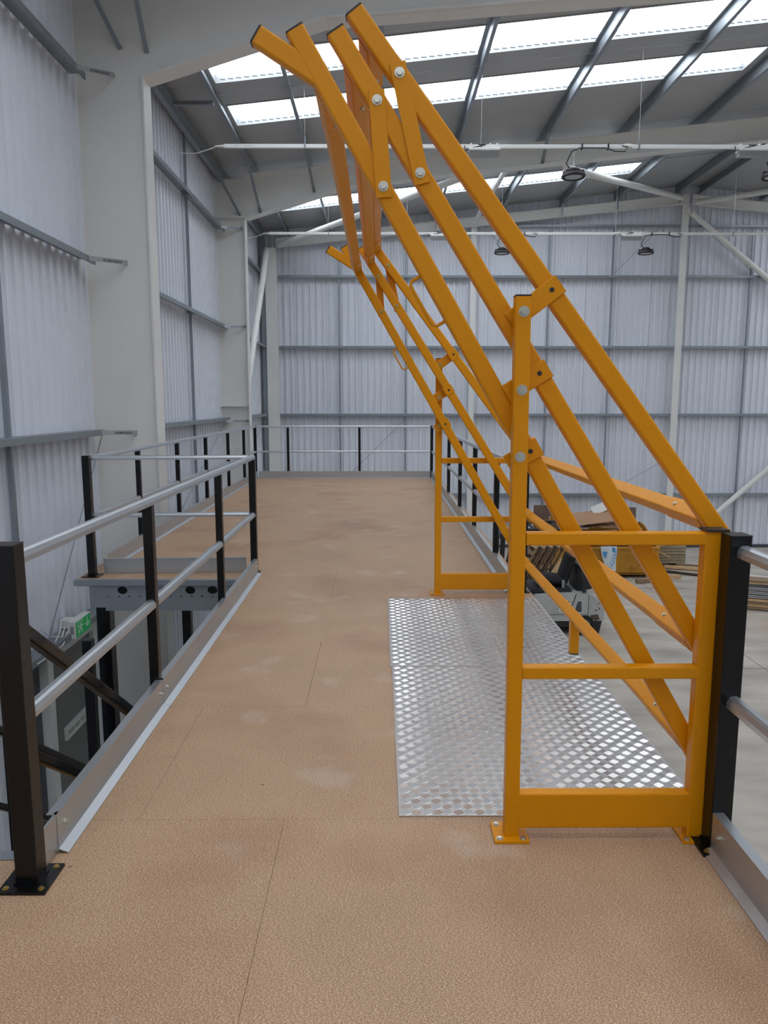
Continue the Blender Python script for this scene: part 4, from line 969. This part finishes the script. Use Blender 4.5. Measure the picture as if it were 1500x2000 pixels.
# pallets leaning in a tilted stack left of the skip
def pallet(label, loc, rot):
    t = thing('wooden_pallet', label, 'pallet', (0, 0, 0), 'pallets leaning in a tilted stack')
    for k in range(7): MB().box((-0.55 + k * 0.183, 0, 0.065), (0.10, 1.0, 0.02)).build('deck_slat', OLDW if k % 3 else PINE, t)
    for y in (-0.44, 0, 0.44):
        MB().box((0, y, 0.046), (1.2, 0.1, 0.018)).build('stringer_board', OLDW, t)
        MB().box((0, y, -0.066), (1.2, 0.1, 0.018)).build('bottom_board', OLDW, t)
        for x in (-0.53, 0, 0.53): MB().box((x, y, -0.01), (0.13, 0.1, 0.092)).build('block', DARKB, t)
    t.location = loc; t.rotation_euler = rot
for k, lb in enumerate(('wooden pallet at the left of the tilted stack by the forklift seat', 'wooden pallet second in the tilted stack by the forklift seat', 'wooden pallet third in the tilted stack by the forklift seat', 'wooden pallet at the right of the tilted stack by the forklift seat')):
    pallet(lb, (3.42 + k * 0.19, 17.6 + 0.05 * k, G(0.66)), (R(90 - 8), R(0), R(0)) if False else (R(4), R(-62), R(6)))
plank('large pale board leaning against the tilted pallets', (4.06, 16.6, G(0.62)), (0.74, 0.30, 0.025), (R(58), R(-55), R(10)), PINE)
plank('narrow board leaning beside the tilted pallets', (4.40, 16.75, G(0.60)), (1.1, 0.16, 0.03), (R(50), R(-60), R(10)), OLDW)
# stack of timber right of the skip
for j in range(6):
    for i in range(2):
        plank('grey timber in the stack right of the skip, %s row, %s' % (('front', 'back')[i], ('bottom layer', 'second layer', 'third layer', 'fourth layer', 'fifth layer', 'top layer')[j]), (8.0, 20.4 + i * 0.32, G(0.12 + 0.085 * j)), (1.05, 0.28, 0.07), (0, 0, 0.03 * ((j * 7 + i) % 3 - 1)), GREYW, 'timber', 'stacked_timber', 'grey timbers stacked right of the skip')
plank('left bearer under the grey timber stack', (7.7, 20.56, G(0.04)), (0.08, 0.7, 0.075), (0, 0, 0), OLDW, 'timber', 'bearer', 'bearers under the grey timber stack')
plank('right bearer under the grey timber stack', (8.3, 20.56, G(0.04)), (0.08, 0.7, 0.075), (0, 0, 0), OLDW, 'timber', 'bearer', 'bearers under the grey timber stack')
plank('long pale batten lying across the grey timber stack', (8.15, 20.3, G(0.63)), (1.5, 0.07, 0.035), (0, R(-4), R(14)), PINE, 'timber', 'batten')
plank('thin batten slanting down the front of the grey timber stack', (7.62, 20.12, G(0.52)), (0.9, 0.06, 0.03), (0, R(30), R(-12)), PINE, 'timber', 'batten')
plank('white trim board propped on the right end of the timber stack', (8.6, 20.9, G(0.66)), (0.7, 0.14, 0.02), (0, R(-18), R(10)), WBOARD, 'timber', 'batten')
# loose lengths on the ground
plank('short brown timber lying on the concrete near the skip', (6.75, 18.35, G(0.06)), (0.55, 0.11, 0.10), (0, 0, R(14)), OLDW, 'timber', 'loose_timber')
plank('pale timber lying on the concrete beside the short brown one', (7.35, 18.75, G(0.05)), (0.95, 0.12, 0.09), (0, 0, R(12)), PINE, 'timber', 'loose_timber')
plank('thin dark tube lying on the concrete right of the skip', (8.0, 19.3, G(0.035)), (2.6, 0.06, 0.06), (0, 0, R(-34)), DARKB, 'tube', 'dark_tube')
plank('long pine board lying on the concrete left of the black post', (8.55, 19.75, G(0.05)), (1.5, 0.2, 0.06), (0, 0, R(-22)), PINE, 'timber', 'loose_board')
plank('reddish batten lying on top of the pine board on the floor', (8.75, 19.85, G(0.105)), (1.1, 0.07, 0.045), (0, 0, R(-20)), OLDW, 'timber', 'batten')
plank('small dark offcut on the floor next to the gate post', (7.9, 17.0, G(0.03)), (0.35, 0.12, 0.05), (0, 0, R(-20)), DARKB, 'timber', 'loose_timber')
plank('white sheet lying on the concrete beyond the right foreground post', (9.5, 18.2, G(0.12)), (2.2, 0.9, 0.03), (0, 0, R(-24)), WBOARD, 'sheet', 'white_sheet')
# stacked steel and timber at the right edge
BX, BY_, BR = 9.15, 15.85, R(-22)
lay = [(0.05, OLDW, 0.06, 'dark bearer at the bottom of the stack at the right edge'), (0.11, PINE, 0.045, 'pine board, lowest in the stack at the right edge'), (0.165, OLDW, 0.045, 'weathered board, second from the bottom in the stack at the right edge'), (0.22, PINE, 0.045, 'pine board under the steel in the stack at the right edge')]
for z, m, h, lb in lay: plank(lb, (BX, BY_, G(z)), (2.4, 0.75, h), (0, 0, BR), m, 'timber', 'stacked_board')
for k, (z, off) in enumerate(((0.30, 0.0), (0.385, 0.03), (0.47, 0.06))):
    t = thing('steel_channel', ('lowest', 'middle', 'topmost')[k] + ' galvanised steel channel in the stack at the right edge', 'channel', (0, 0, 0), 'galvanised channels stacked at the right edge')
    o = MB().ext([(-0.33, -0.035), (0.33, -0.035), (0.33, 0.03), (0.318, 0.03), (0.318, -0.025), (-0.318, -0.025), (-0.318, 0.03), (-0.33, 0.03)], (-1.15, 0, 0), (1.15, 0, 0)).build('section', GALV, t)
    MB().bb((-1.15, -0.34, -0.008), (1.15, -0.331, 0.004)).build('seam', DGREY, t)
    t.rotation_euler = (0, 0, BR); t.location = (BX + off, BY_, G(z))
for k, (z, m) in enumerate(((0.545, PINE), (0.59, OLDW))):
    plank(('pine', 'brown')[k] + ' board on top of the steel channels at the right edge', (BX + 0.2, BY_ + 0.1, G(z)), (2.4, 0.42, 0.04), (0, 0, BR + R(3)), m, 'timber', 'stacked_board')
